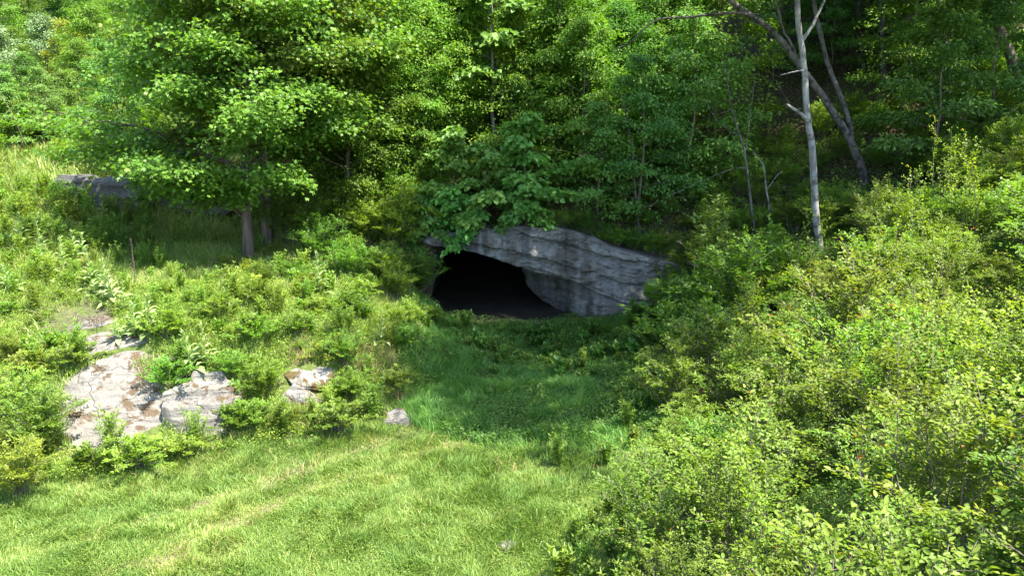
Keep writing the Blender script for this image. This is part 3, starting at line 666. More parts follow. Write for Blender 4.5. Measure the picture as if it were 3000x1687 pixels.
    T_('leafy_tree' if k.startswith('wood') else 'small_tree', k, u, Y, s, lb)
# indistinguishable woods
GW = 'broadleaf trees crowding the hillside above the cave'; LW = 'one of the broadleaf trees crowding the hillside above the cave'
for row, (Yr, u0, u1, n, sc_) in enumerate(((36.5, 300, 660, 7, .52), (41, 150, 680, 10, .58), (48, 130, 700, 11, .7), (58, 60, 900, 13, .95), (70, 0, 1000, 13, 1.2))):
    for k in range(n):
        u = u0 + (u1 - u0) * (k + rng.uniform(.15, .85)) / n
        T_('broadleaf_tree', ('wood_a', 'wood_b', 'wood_c')[(k + row) % 3], u, Yr + rng.uniform(-2.5, 2.5), sc_ * rng.uniform(.85, 1.15), LW, group=GW)
GD = 'tall trees of the shaded wood'; LD = 'one of the tall dark-trunked trees deep in the shaded wood uphill of the gray trunk'
for u, Y, s in ((905, 41, 1.0), (942, 38, .95), (968, 45, 1.0), (1008, 40, 1.0), (1040, 36, 1.0), (880, 46, 1.05), (850, 42, .95), (820, 44, 1.0), (780, 41, 1.0), (925, 50, 1.1), (990, 52, 1.1), (1060, 46, 1.1),
              (800, 55, 1.1), (860, 60, 1.1), (940, 62, 1.2), (1030, 58, 1.2), (1090, 40, 1.0), (1120, 50, 1.1)):
    T_('tall_tree', 'tall_a' if rng.random() < .5 else 'tall_b', u, Y, s, LD, group=GD)
GU = 'saplings on the shaded wood floor'; LU = 'one of the dim saplings scattered on the shaded wood floor'
for k in range(11):
    u = rng.uniform(640, 1060); Y = rng.uniform(33, 52)
    T_('shade_sapling', ('under_a', 'under_b', 'under_c')[k % 3], u, Y, rng.uniform(.5, .95), LU, group=GU)
for u, Y, k, s_ in ((845, 41, 'under_c', 1.1), (868, 43, 'under_a', 1.2), (830, 38, 'under_b', .9), (882, 40, 'under_c', .9), (800, 42, 'under_a', 1.0), (775, 39, 'under_b', 1.0)):
    T_('shade_sapling', k, u, Y, s_, LU, group=GU)
GB = 'understory trees on the slope above the cave'; LB = 'one of the small understory trees on the slope above the cave'
for k in range(26):
    u = rng.uniform(290, 690); Y = rng.uniform(31.5, 44)
    T_('understory_tree', ('under_c', 'under_b', 'under_c')[k % 3], u, Y, rng.uniform(.6, 1.0), LB, group=GB)

# individually drawn trunks
def trunk_tree(name, stems, mat, label, cat='tree', k=10, crown=None):
    b = at(*stems[0][0][0]); b[2] -= .15
    r = empty(name, b, label, cat)
    first = True
    for pts, ra, rb in stems:
        P = crom(worldpath(pts), max(10, 5 * len(pts))); P = wobble(P, .022, int(pts[0][0])); t = np.linspace(0, 1, len(P))
        if first: P[0, 2] -= .3
        T = Tubes(); T.add(P - b, ra + (rb - ra) * t ** .8, k); obj('trunk' if first else 'branch', T.mesh(name, M[mat]), r); first = False
    for key, p, rz, s_ in ([] if not crown else crown if isinstance(crown, list) else [crown]):
        for nm, me in zip(('branch', 'crown'), PROTO[key]):  # crown hung at its own spot, some well off the trunk for shade
            o = obj(nm, me, r); o.location = np.array(p) - b; o.rotation_euler = (0, 0, rz); o.scale = (s_, s_, s_)
    return r
trunk_tree('gray_tree', [([(820, 252, 25), (815, 200, 25), (812, 150, 25), (808, 118, 25), (804, 70, 25), (799, 25, 25), (794, -30, 25), (788, -120, 25)], .12, .07),
                         ([(808, 119, 25), (800, 113, 24.9), (793, 108, 24.8), (786, 104, 24.7)], .07, .035),
                         ([(794, -40, 25), (785, -75, 24), (765, -130, 22.5), (725, -230, 17.6)], .07, .05),  # unseen limb added to link the trunk to its shading crown
                         ([(803, 40, 25), (812, 26, 25), (820, 10, 25), (828, -8, 25)], .06, .03),
                         ([(805, 70, 25), (797, 71, 24.8), (780, 75, 24.7)], .03, .012)], 'graybark',
           'tall bare pale-gray trunk with a broken stub, standing alone among low shrubs', crown=[('unseen_shade_crown', (6.2, 16.6, 10.4), 0, .82), ('unseen_shade_crown', (10.2, 23.2, 11.0), 3.0, .95)])  # both crowns unseen, placed along the sun's path to shade hollow and cliff
trunk_tree('leaning_tree', [([(868, 200, 30), (862, 170, 30), (850, 140, 30), (838, 120, 30), (822, 95, 30), (803, 70, 30), (785, 45, 30), (765, 25, 30), (735, 5, 30), (700, -25, 30)], .165, .09),
                            ([(852, 143, 30), (849, 120, 30.2), (840, 95, 30.4), (830, 70, 30.6), (822, 40, 30.8), (812, -10, 31), (800, -90, 31)], .115, .07),
                            ([(768, 26, 30), (745, 14, 29.8), (715, 14, 29.5), (690, 17, 29.3), (660, 19, 29.1), (645, 28, 29), (630, 42, 29), (615, 50, 29)], .06, .015),
                            ([(800, 66, 30), (792, 45, 29.9), (783, 30, 29.8), (778, 10, 29.8), (772, -10, 29.8)], .06, .03)], 'mottled',
           'dark mottled tree leaning far over toward the cave, with forked second stem and long branch', crown=('unseen_shade_crown', (5.4, 24.2, 11.6), 2.0, .95))  # unseen crown set forward of the stem to shade the cave and cliff top
trunk_tree('thin_tree', [([(756, 240, 27), (752, 210, 27), (748, 175, 27), (744, 150, 27), (740, 135, 27), (732, 110, 27), (728, 85, 27), (724, 60, 27)], .05, .014),
                         ([(746, 168, 27), (735, 168, 26.9), (715, 175, 26.8), (690, 186, 26.7), (668, 196, 26.6)], .02, .006),
                         ([(741, 136, 27), (727, 128, 27), (715, 118, 27), (706, 100, 27)], .02, .006),
                         ([(746, 150, 27), (748, 132, 27), (752, 100, 27), (755, 80, 27)], .017, .006),
                         ([(753, 205, 27), (745, 200, 27), (738, 202, 27)], .013, .005)], 'mottled',
           'thin crooked gray tree with bare side branches, between cliff end and pale-gray trunk')
trunk_tree('thin_tree', [([(771, 240, 27.5), (770, 215, 27.5), (766, 185, 27.5), (763, 165, 27.5), (752, 150, 27.5)], .04, .012),
                         ([(767, 190, 27.5), (775, 178, 27.5), (782, 170, 27.5)], .015, .006)], 'graybark',
           'thinnest gray sapling trunk, close beside the thin crooked tree')
trunk_tree('fallen_trunk', [([(845, 200, 34), (835, 160, 34), (815, 130, 34), (790, 105, 34), (775, 80, 34)], .09, .05)], 'darkbark', 'thin dark trunk slanting through the shaded wood behind the bare pale-gray trunk')
trunk_tree('slim_sapling', [([(640, 235, 29.2), (636, 200, 29.2), (632, 150, 29.2), (627, 120, 29.2), (622, 95, 29.2)], .05, .02)], 'mottled', 'slim spotted stem rising through leaves above the bare end of the cliff', 'tree')
trunk_tree('leaning_sapling', [([(16, 160, 32), (22, 140, 32), (10, 110, 32), (0, 95, 32)], .035, .015)], 'darkbark', 'thin bare stem leaning outward beside the open grassy hillside')
trunk_tree('twin_sapling', [([(580, 142, 32), (575, 115, 32), (566, 95, 32)], .05, .02), ([(580, 142, 32), (585, 110, 32), (588, 85, 32)], .045, .02)], 'mottled', 'twin dark stems forking low above the middle of the cave roof')

for k, (pts, r0, lb) in enumerate((
    ([(950, 92, 33), (946, 60, 33), (942, 25, 33), (938, -20, 33), (934, -120, 33)], .17, 'pale-flecked tall trunk among dark ones, behind the blue-green small-leaved tree'),
    ([(1022, 96, 32), (1012, 60, 32), (998, 25, 32), (985, -15, 32), (960, -120, 32)], .22, 'thick dark trunk leaning inward at the top of the shrub bank'),
    ([(884, 90, 36), (884, 50, 36), (882, 10, 36), (880, -60, 36)], .15, 'straight brown trunk standing uphill of the leaning tree fork'),
    ([(924, 80, 37), (922, 40, 37), (920, -20, 37), (918, -90, 37)], .17, 'dark straight trunk beside the pale-flecked one'),
    ([(865, 90, 38), (862, 50, 38), (858, 0, 38), (856, -60, 38)], .12, 'slim dark trunk seen through the leaning tree fork'))):
    cp = {0: (14.3, 28.0, 11.3), 1: (18.6, 25.2, 11.0)}.get(k); cp = at(pts[-1][0], pts[-1][1] + 25, pts[-1][2]) if cp is None else cp  # first two crowns stand off their trunks, unseen, placed to shade the wood
    trunk_tree('wood_tree', [(pts, r0, r0 * .6)], ('mottled', 'darkbark')[k % 2], lb, crown=('unseen_shade_crown', cp, k, .95))
# ------------------------------------------------------------------ shrubs
def make_shrub(seed, Hh, Rr, nst, nsh, nlf, size, tm, arch=.8, shoot=.35, up=.25, stem_r=.012, two=True, jit=.35):
    g = np.random.default_rng(seed); T = Tubes(); L = Leaves(); P = []; D = []; N = []; lv = []
    for k in range(nst):
        az = 2.4 * k + g.uniform(-.5, .5); out = math.sqrt((k + .7) / nst) * g.uniform(.8, 1.1); n = 7; t = np.linspace(0, 1, n)
        hh = Hh * (1.12 - .5 * out ** 2) * g.uniform(.8, 1.12)
        rr = Rr * out * (t ** 1.3); zz = hh * (1 - (1 - t) ** (1.0 + arch))
        st = np.c_[rr * math.cos(az), rr * math.sin(az), zz]; st = wobble(st, .1 * Hh, seed * 7 + k); st -= st[0]; st[:, :2] += .07 * Rr * g.normal(size=2)
        T.add(st, stem_r * (1 - .75 * t), 4)
        for q in range(nsh):
            ft = .22 + .78 * (q + g.random()) / nsh; x = ft * (n - 1); ii = min(int(x), n - 2); b = st[ii] + (st[ii + 1] - st[ii]) * (x - ii)
            sd = nrm(st[ii + 1] - st[ii]); a2 = g.uniform(0, 2 * pi)
            dd = nrm(.55 * sd + .75 * np.array([math.cos(a2), math.sin(a2), 0]) + np.array([math.cos(az), math.sin(az), 0]) * .35 * out + np.array([0, 0, up]))
            sl = shoot * Hh * g.uniform(.5, 1.15) * (1.1 - .4 * ft)
            if q % 2 == 0: T.add(np.array([b, b + dd * sl * .5, b + dd * sl + [0, 0, -.05 * sl]]), [stem_r * .4, stem_r * .3, .002], 3)
            s = (np.arange(nlf) + g.random(nlf)) / nlf; side = nrm(np.cross(dd, [0, 0, 1.0])); upv = np.cross(side, dd)
            sg = np.where(np.arange(nlf) % 2 == 0, 1, -1)[:, None]
            P.append(b + dd * (s * sl)[:, None] + g.normal(0, .035 * Hh * (.4 if two else 1), (nlf, 3)) - np.array([0, 0, .12 * sl]) * (s ** 2)[:, None])
            D.append(nrm(dd * .6 + side * sg * .9 + g.normal(0, .3, (nlf, 3)))); N.append(nrm(upv * .8 + np.array([0, 0, .5]) + g.normal(0, jit, (nlf, 3))))
            lv.append(np.clip(.55 * g.random(nlf) + .3 * g.random() + .2 * s * (ft > .6), 0, 1))
    P = np.concatenate(P); L.add(P, np.concatenate(D), np.concatenate(N), size * g.uniform(.65, 1.25, len(P)), tm, np.concatenate(lv))
    return T, L
SH = {}
def shrub_proto(key, leaf, stem, **kw):
    T, L = make_shrub(**kw); SH[key] = (L.mesh(key + '_foliage', M[leaf]), T.mesh(key + '_stem', M[stem]))
def shrub(name, key, loc, s, label, group=None, rz=None, cat='shrub'):
    r = empty(name, loc, label, cat, group, rng.uniform(0, 6.28) if rz is None else rz, s)
    obj('foliage', SH[key][0], r); obj('stem', SH[key][1], r); return r
shrub_proto('fine_a', 'shrub', 'twig', seed=1, Hh=1.3, Rr=1.0, nst=22, nsh=16, nlf=18, size=.06, tm='dia')
shrub_proto('fine_b', 'shrub', 'twig', seed=2, Hh=1.2, Rr=1.15, nst=24, nsh=16, nlf=18, size=.055, tm='dia', arch=1.1, up=.05)
shrub_proto('fine_c', 'shrub_green', 'twig', seed=3, Hh=1.4, Rr=1.1, nst=22, nsh=16, nlf=18, size=.065, tm='dia', arch=1.0)
shrub_proto('fine_d', 'shrub_green', 'twig', seed=4, Hh=1.6, Rr=1.2, nst=22, nsh=18, nlf=16, size=.075, tm='oval', arch=.8, up=.35)
shrub_proto('oval_a', 'near', 'twig', seed=5, Hh=1.9, Rr=1.15, nst=20, nsh=14, nlf=15, size=.066, tm='oval', arch=.7, shoot=.3, up=.3)
shrub_proto('oval_b', 'near', 'twig', seed=6, Hh=1.7, Rr=1.25, nst=20, nsh=15, nlf=15, size=.064, tm='oval', arch=.9, shoot=.3, up=.2)
shrub_proto('up_a', 'weed', 'twig', seed=7, Hh=2.6, Rr=.8, nst=14, nsh=16, nlf=16, size=.11, tm='oval', arch=.2, shoot=.18, up=.5)
shrub_proto('shoot_a', 'near', 'twig', seed=71, Hh=2.5, Rr=.55, nst=6, nsh=14, nlf=11, size=.062, tm='oval', arch=.1, shoot=.16, up=.6)
shrub_proto('shoot_b', 'shrub', 'twig', seed=72, Hh=2.3, Rr=.7, nst=7, nsh=15, nlf=12, size=.06, tm='dia', arch=.25, shoot=.2, up=.4)
shrub_proto('low_a', 'shrub', 'twig', seed=8, Hh=.55, Rr=.75, nst=18, nsh=12, nlf=16, size=.05, tm='dia', arch=1.0, shoot=.45, up=.2)
shrub_proto('low_b', 'shrub_green', 'twig', seed=9, Hh=.65, Rr=.7, nst=18, nsh=12, nlf=16, size=.055, tm='dia', arch=.9, shoot=.45, up=.3)
shrub_proto('big_leaf', 'broad', 'twig', seed=10, Hh=1.9, Rr=.7, nst=9, nsh=8, nlf=4, size=.3, tm='heart', arch=.6, shoot=.2, up=.1)

def S_(name, key, u, v, s, label, group=None, dz=-.05, Y=None):
    p = ground(u, v) if Y is None else onto(u, Y); p[2] += dz
    return shrub(name, key, p, s, label, group)

# right bank mass
def scatter(n, box, mind, ok, seed, tries=6000):
    g = np.random.default_rng(seed); pts = []
    for _ in range(tries):
        if len(pts) >= n: break
        p = np.array([g.uniform(box[0], box[1]), g.uniform(box[2], box[3])])
        if not ok(*p): continue
        if all((p[0] - a) ** 2 + (p[1] - b) ** 2 > mind ** 2 for a, b in pts): pts.append(tuple(p))
    return pts
foot = lambda y: np.interp(y, [3, 8, 11, 14, 17, 20, 24, 27], [1.7, 1.7, 1.6, 2.5, 3.1, 3.9, 5.2, 6.6])
def inview(x, y, z, m=60):
    u, v, d = project(np.array([x, y, z])); m2 = m + 110; return -m2 < u < 1024 + m2 and -m < v < 575 + m * 2 and d > 1
feet = lambda x, y: not (8.2 < x < 10.6 and 21.2 < y < 25.4) and not (11.2 < x < 14 and 25.5 < y < 30.5) and not (7 < x < 9 and 24.5 < y < 27.3)
okr = lambda x, y: feet(x, y) and x > foot(y) + .4 and inview(x, y, h1(x, y) + 1, 60) and y > 5.2
GV = 'upright shoots above the shrub bank'; LV = 'one of the upright leafy shoots standing clear above the massed shrubs of the bank'
for k, (x, y) in enumerate(scatter(34, (2.2, 18, 7, 24), 1.5, lambda x, y: x > foot(y) + 1.0 and inview(x, y, h1(x, y) + 1, 60), 45)):
    shrub('upright_shoot', ('shoot_a', 'shoot_b')[k % 2], (x, y, h1(x, y) - .1), rng.uniform(.8, 1.2), LV, GV)
GN = 'large-leaved shrubs on the near end of the bank'; LN = 'one of the glossy oval-leaved shrubs massed on the shrub bank closest to the meadow'
GS = 'sunlit shrubs massed on the bank'; LS = 'one of the feathery mixed shrubs massed on the sunlit bank below the bare pale-gray trunk'
GH = 'shaded shrubs under the trees'; LH = 'one of the dark green shrubs in shade round the feet of the gray trunks'
for k, (x, y) in enumerate(scatter(175, (1.5, 21, 5, 27.5), 1.08, okr, 3)):
    z = h1(x, y)
    if y < 12.5 + .1 * x: shrub('oval_leaved_shrub', ('oval_a', 'oval_b')[k % 2], (x, y, z - .1), rng.choice([.6, .8, .95, 1.05, 1.25]) * rng.uniform(.9, 1.1) * (1 if x > foot(y) + 1.2 else .7), LN, GN)
    elif y < 23.5: shrub('small_leaved_shrub', ('fine_a', 'fine_d', 'fine_b', 'oval_b', 'fine_c')[k % 5] if y < 18.5 else ('fine_c', 'fine_d', 'fine_c', 'fine_b')[k % 4], (x, y, z - .1), rng.choice([.6, .85, 1.0, 1.15, 1.4]) * rng.uniform(.9, 1.1) * (1 if x > foot(y) + 1.2 else .7), LS, GS)
    else: shrub('shade_shrub', ('fine_c', 'fine_d')[k % 2], (x, y, z - .1), rng.uniform(.75, 1.1), LH, GH)
for k, (x, y) in enumerate(scatter(60, (5, 26, 27, 34), 1.25, lambda x, y: feet(x, y) and x > 6.9 and inview(x, y, h1(x, y) + .6), 5)):
    shrub('shade_shrub', ('fine_c', 'fine_d')[k % 2], (x, y, h1(x, y) - .1), rng.uniform(.6, 1.0), LH, GH)
for u, v, k, s, lb, dz in (
    (712, 318, 'up_a', 1.25, 'tall upright willowy shrub between the cliff end and the bare pale-gray trunk', -.1),
    (690, 335, 'fine_d', .95, 'bushy green shrub hiding the low end of the cliff', -.1),
    (742, 330, 'up_a', .8, 'pale white-tipped leafy shrub beside the tall upright willowy one', -.1),
    (645, 352, 'big_leaf', .95, 'yellow-green shrub with very large round leaves in front of the cliff end', -.1),
    (670, 360, 'fine_d', .9, 'dark bushy shrub behind the very large-leaved one', -.1),
    (700, 372, 'fine_d', 1.0, 'green shrub with reddish seed heads rising beside it', -.1)):
    S_('upright_shrub' if k == 'up_a' else 'large_leaved_shrub' if k == 'big_leaf' else 'bushy_shrub', k, u, v, s, lb, dz=dz)

for k, (x, y, key, s_, lb) in enumerate(((2.3, 28.5, 'fine_c', .55, 'dark bush spilling over the middle of the cliff top'), (3.4, 28.3, 'low_b', 1.1, 'low green mound on the cliff rim past the middle'), (4.3, 28.2, 'fine_d', .5, 'leafy bush creeping down the bare cliff rim'),
        (5.3, 28.0, 'fine_c', .7, 'green bush capping the low end of the cliff'), (6.2, 27.6, 'fine_d', .75, 'broad green bush closing off the low end of the cliff'), (-3.5, 28.6, 'fine_c', .6, 'dark bush over the tip of the roof slab'), (1.2, 28.7, 'low_b', 1.2, 'low fern-like mound under the heart-leaved saplings'))):
    shrub('cliff_top_shrub', key, (x, y, max(h1(x, y), np.interp(x, _tx, _tz)) - .15), s_, lb)
GC = 'greenery carpeting the slope right above the cliff'; LC = 'one of the dark green low bushes carpeting the slope directly above the cliff rim'
for k, (x, y) in enumerate(scatter(46, (-5, 8, 28.9, 33), .75, lambda x, y: True, 23)):
    shrub('slope_bush', ('low_b', 'fine_c', 'low_b', 'fine_d')[k % 4], (x, y, h1(x, y) - .05), rng.uniform(.7, 1.15) * (.6 if k % 2 else 1), LC, GC)
GQ = 'sunlit bushes between the maples and the cave'; LQ = 'one of the bright leafy bushes filling the slope between the maple trunks and the cave'
for k, (x, y) in enumerate(scatter(24, (-9, -3.4, 27.6, 32.5), .85, lambda x, y: x > -8 + .3 * (y - 27), 51)):
    shrub('leafy_bush', ('fine_d', 'fine_c', 'fine_d')[k % 3], (x, y, h1(x, y) - .05), rng.uniform(.8, 1.35), LQ, GQ)
GZ = 'bushes on the grassy slope above the ledge'; LZ = 'one of the scattered bushes on the grassy slope round the ledge blocks'
for k, (x, y) in enumerate(scatter(22, (-24, -12, 27.8, 36), 1.1, lambda x, y: not (-17.2 < x < -13 and 28 < y < 30.6), 57)):
    shrub('slope_shrub', ('fine_c', 'fine_d', 'fine_a')[k % 3], (x, y, h1(x, y) - .05), rng.uniform(.55, 1.15), LZ, GZ)
for x, y, key, s_, lb in ((5.35, 26.75, 'fine_d', .75, 'bush growing up against the face of the low end of the cliff'), (6.0, 27.2, 'fine_c', .85, 'taller bush crowding the very end of the cliff face'), (4.9, 28.0, 'fine_c', .6, 'bush trailing over the rim just before the low end of the cliff'),
        (2.6, 28.2, 'fine_d', .5, 'small leafy bush leaning over the rim at the middle of the cliff'), (3.7, 28.0, 'low_b', 1.0, 'low mound dangling over the rim beside the small leafy bush'), (1.6, 28.1, 'low_b', .95, 'low mound dangling over the rim next to the heart-leaved bushes')):
    shrub('cliff_end_shrub', key, (x, y, (h1(x, y) if y < 27.5 else np.interp(x, _tx, _tz)) - .12), s_, lb)
shrub('jamb_shrub', 'fine_d', (-3.15, 26.9, h1(-3.15, 26.6) - .1), .85, 'leafy bush covering the dark jamb of the cave mouth')
# left bank
GL = 'shrub mounds on the sunny bank'; LL = 'one of the low small-leaved shrub mounds covering the sunny bank below the maple clump'
rockpx = [(112, 414, 54, 50), (118, 352, 36, 16), (204, 414, 31, 36), (305, 388, 28, 25), (82, 325, 34, 18), (399, 409, 14, 10)]
def clear_px(x, y, z, pad=6):
    u, v, d = project(np.array([x, y, z]))
    return all(((u - a) / (w + pad)) ** 2 + ((v - b) / (h + pad)) ** 2 > 1 for a, b, w, h in rockpx)
lfoot = lambda x: np.interp(x, [-13, -9.3, -7, -4.6, -3.2, -2.4], [13.6, 14.6, 15.6, 16.6, 17.4, 18.6])
okl = lambda x, y: y > lfoot(x) + .2 and inview(x, y, h1(x, y), 40) and x < np.interp(y, [15, 18, 20, 24, 27], [-3.2, -2.9, -2.7, -3.1, -3.9]) and clear_px(x, y, h1(x, y)) and not (y > 25.4 and -12.5 < x < -8)
for k, (x, y) in enumerate(scatter(112, (-20, -2, 13.5, 27.5), .9, okl, 8)):
    far = y > 22
    key = ('low_a', 'low_b', 'low_a', 'fine_a', 'low_b', 'fine_c')[k % 6]
    s = rng.uniform(.7, 1.05) * (.55 if key.startswith('fine') else 1) * (.65 if x < np.interp(y, [18, 27], [-7.5, -9.5]) and y > 19 else 1)
    shrub('low_shrub', key, (x, y, h1(x, y) - .08), s, LL, GL)
for u, v, k, s, lb in (
    (45, 455, 'fine_a', .95, 'yellow-green spreading shrub beside the foot of the largest white outcrop'),
    (22, 500, 'fine_a', .8, 'dark-hearted shrub at the meadow edge farthest from the cave'),
    (20, 420, 'fine_b', .85, 'fine-leaved yellow-green shrub at the outer edge of the bank'),
    (140, 470, 'low_a', 1.2, 'scrubby mound at the foot of the largest white outcrop'),
    (265, 400, 'fine_c', .6, 'dark green shrub between the rounded boulder and the mossy block'),
    (345, 372, 'fine_c', .62, 'rich green shrub behind the mossy block'),
    (340, 432, 'low_a', 1.25, 'yellow-green shrub mound in front of the mossy block at the meadow edge'),
    (248, 430, 'low_b', .95, 'gray-green wispy mound at the meadow edge below the rounded boulder'),
    (392, 306, 'fine_d', .8, 'bushy green shrub on the bank crowding the dark corner of the cave'),
    (385, 290, 'fine_c', .95, 'light green shrub on the bank beside the cave'),
    (350, 285, 'fine_c', .9, 'sunny shrub between the maple clump and the cave'),
    (428, 325, 'low_b', .8, 'small bush at the sill of the cave mouth'),
    (320, 268, 'fine_d', .9, 'sunlit bush just beyond the maple closest to the cave')):
    S_('bank_shrub', k, u, v, s, lb)

# ------------------------------------------------------------------ mulleins and weeds
def make_mullein(seed, H, Rl, n, spike=True):
    g = np.random.default_rng(seed); L = Leaves(); T = Tubes()
    t = (np.arange(n) + .5) / n; az = np.arange(n) * 2.4 + g.uniform(-.2, .2, n)
    z = H * (.04 + .82 * t ** 1.1); sz = Rl * (1.05 - .8 * t) * g.uniform(.85, 1.15, n); el = .1 + .85 * t + g.uniform(-.3, .25, n)
    D = np.c_[np.cos(el) * np.cos(az), np.cos(el) * np.sin(az), np.sin(el)]; N = np.c_[-np.sin(el) * np.cos(az), -np.sin(el) * np.sin(az), np.cos(el)]
    L.add(np.c_[0 * z, 0 * z, z], D, N, sz, 'strap', np.clip(.25 + .6 * t + g.uniform(-.2, .2, n), 0, 1))
    k = 14; a2 = g.uniform(0, 6.28, k); e2 = g.uniform(.7, 1.4, k)
    L.add(np.c_[0 * a2, 0 * a2, H * g.uniform(.86, 1.0, k)], np.c_[np.cos(e2) * np.cos(a2), np.cos(e2) * np.sin(a2), np.sin(e2)], np.c_[-np.cos(a2), -np.sin(a2), 0 * a2 + .3], Rl * .28, 'lance', np.full(k, .9))
    T.add(np.array([[0, 0, -.1], [0, 0, H * .5], [0, 0, H]]), [.02, .016, .01], 6)
    return L, T
MU = []
for s_, H, Rl, n in ((1, .8, .46, 20), (2, 1.05, .43, 24), (3, .5, .48, 15), (4, .95, .44, 21)):
    L, T = make_mullein(s_, H, Rl, n); MU.append((L.mesh('mullein_leaf', M['mullein']), T.mesh('mullein_stalk', M['mullein'])))
def mullein(u, v, k, s, label, group=None):
    p = ground(u, v); p[2] -= .02
    r = empty('mullein_plant', p, label, 'plant', group, rng.uniform(0, 6.28), s * 1.25)
    k = 3 if k == 1 and rng.random() < .5 else k; r.rotation_euler = (rng.normal(0, .1), rng.normal(0, .1), rng.uniform(0, 6.28)); r.scale = np.array(r.scale) * rng.uniform(.8, 1.1)
    obj('foliage', MU[k][0], r); obj('stalk', MU[k][1], r)
for u, v, k, s, lb in ((135, 338, 0, 1.0, 'broad mullein rosette directly above the flat white slab'), (150, 336, 1, .95, 'taller mullein touching the broad rosette above the flat slab'),
                       (194, 378, 0, .95, 'big drooping mullein on top of the rounded white boulder'), (208, 376, 1, 1.0, 'tallest mullein behind the rounded white boulder, leaves hanging'),
                       (320, 300, 1, .9, 'lone mullein standing midway between the maple clump and the meadow'), (378, 346, 0, .7, 'single mullein by the dry grass at the end of the bank'),
                       (14, 292, 0, .9, 'low mullein rosette in yellow scrub at the outer edge of the bank'), (120, 340, 2, .75, 'smallest mullein rosette beside the brush pile'),
                       (107, 226, 1, .9, 'slim mullein against the shadow below the ledge blocks'), (20, 252, 1, .95, 'pale mullein spike among tall weeds near the outer edge of the bank')):
    mullein(u, v, k, s, lb)
GM = 'mulleins in a drift down the sunny bank'; LM = 'one of the pale woolly mulleins drifting down the sunny bank above the brush pile'
for u, v, k, s in ((48, 262, 1, .9), (56, 270, 0, .9), (64, 276, 1, .9), (52, 282, 0, .8), (74, 266, 1, .85), (82, 262, 0, .85), (92, 292, 1, 1), (98, 300, 0, .9), (108, 298, 1, 1.0), (116, 306, 0, 1.05), (124, 316, 1, .85), (36, 268, 1, .8), (44, 246, 1, .8)):
    mullein(u, v, k, s, LM, GM)
# dead mullein stalk
T = Tubes(); T.add(np.array([[0, 0, -.05], [.02, 0, .8], [-.02, 0, 1.5]]), [.014, .014, .01], 6)
zz = np.linspace(.65, 1.48, 60); az = np.arange(60) * 2.4
for a_, z_ in zip(az, zz): T.add(np.array([[0, 0, z_], [.028 * math.cos(a_), .028 * math.sin(a_), z_ + .015]]), [.014, .008], 4)
o = obj('dead_stalk', T.mesh('dead_stalk', M['darkbark'])); o.location = ground(136, 292); tag(o, 'brown dried seed stalk standing upright among the mulleins', 'plant')

def make_weed(seed, H, n, nl, size, tm, fan=.25, leafy=.25):
    g = np.random.default_rng(seed); T = Tubes(); L = Leaves(); P = []; D = []; N = []
    for k in range(n):
        a = g.uniform(0, 6.28); f = g.uniform(0, fan) * H; h = H * g.uniform(.7, 1.1); b = np.append(g.normal(0, .06, 2), 0)
        st = np.array([b, b + [f * .3 * math.cos(a), f * .3 * math.sin(a), h * .5], b + [f * math.cos(a), f * math.sin(a), h]]); T.add(st, [.006, .005, .002], 3)
        s = leafy + (1 - leafy) * (np.arange(nl) + g.random(nl)) / nl; az = np.arange(nl) * 2.4 + g.uniform(0, 1, nl)
        p = crom(st, 12)[np.clip((s * 11).astype(int), 0, 11)]; P.append(p + g.normal(0, .01, p.shape))
        e = g.uniform(.1, .7, nl) + .5 * s; D.append(np.c_[np.cos(e) * np.cos(az), np.cos(e) * np.sin(az), np.sin(e)]); N.append(np.c_[-.6 * np.cos(az), -.6 * np.sin(az), 0 * az + .8])
    P = np.concatenate(P); sz = size * g.uniform(.6, 1.2, len(P)); L.add(P, np.concatenate(D), np.concatenate(N), sz, tm); return L, T
WD = {}
for key, kw, mt in (('feather', dict(seed=1, H=1.0, n=16, nl=46, size=.11, tm='lance'), 'weed'), ('leafy', dict(seed=2, H=.8, n=12, nl=26, size=.13, tm='oval'), 'weed'),
                    ('gully', dict(seed=3, H=.7, n=12, nl=16, size=.17, tm='oval'), 'dim'), ('fern', dict(seed=4, H=.5, n=14, nl=20, size=.1, tm='dia', fan=.8), 'shrub_green')):
    L, T = make_weed(**kw); WD[key] = (L.mesh(key + '_foliage', M[mt]), T.mesh(key + '_stem', M['twig'] if key == 'x' else M[mt]))
def weed(name, key, u, v, s, label, group=None, p=None):
    p = ground(u, v) if p is None else p
    r = empty(name, p, label, 'plant', group, rng.uniform(0, 6.28), s); obj('foliage', WD[key][0], r); obj('stem', WD[key][1], r)
weed('thistle_plant', 'feather', 112, 462, 1.15, 'tall feathery green weed standing in front of the largest white outcrop')
weed('wispy_weed', 'feather', 196, 452, .95, 'wispy gray-green weed in front of the rounded white boulder')
weed('spiny_thistle', 'feather', 556, 468, .75, 'spiny pale thistle where the shaded hollow opens onto the meadow')
weed('broad_weed', 'leafy', 236, 404, .7, 'bright broad-leaved weed in the shadow beside the rounded white boulder')
weed('leafy_weed', 'leafy', 655, 505, 1.0, 'tall nettle-like weed at the meadow corner below the oval-leaved shrubs')
GF = 'feathery weeds along the top of the sunny bank'; LF = 'one of the tall feathery weeds in the thick stand topping the sunny bank'
for k in range(46):
    u = rng.uniform(-10, 150); v = rng.uniform(195, 250) + .15 * max(0, u - 30)
    weed('feathery_weed', 'feather', u, v, rng.uniform(.8, 1.25), LF, GF)
GK = 'weeds among the mounds of the sunny bank'; LK = 'one of the spindly leafy weeds poking up between shrub mounds of the sunny bank'
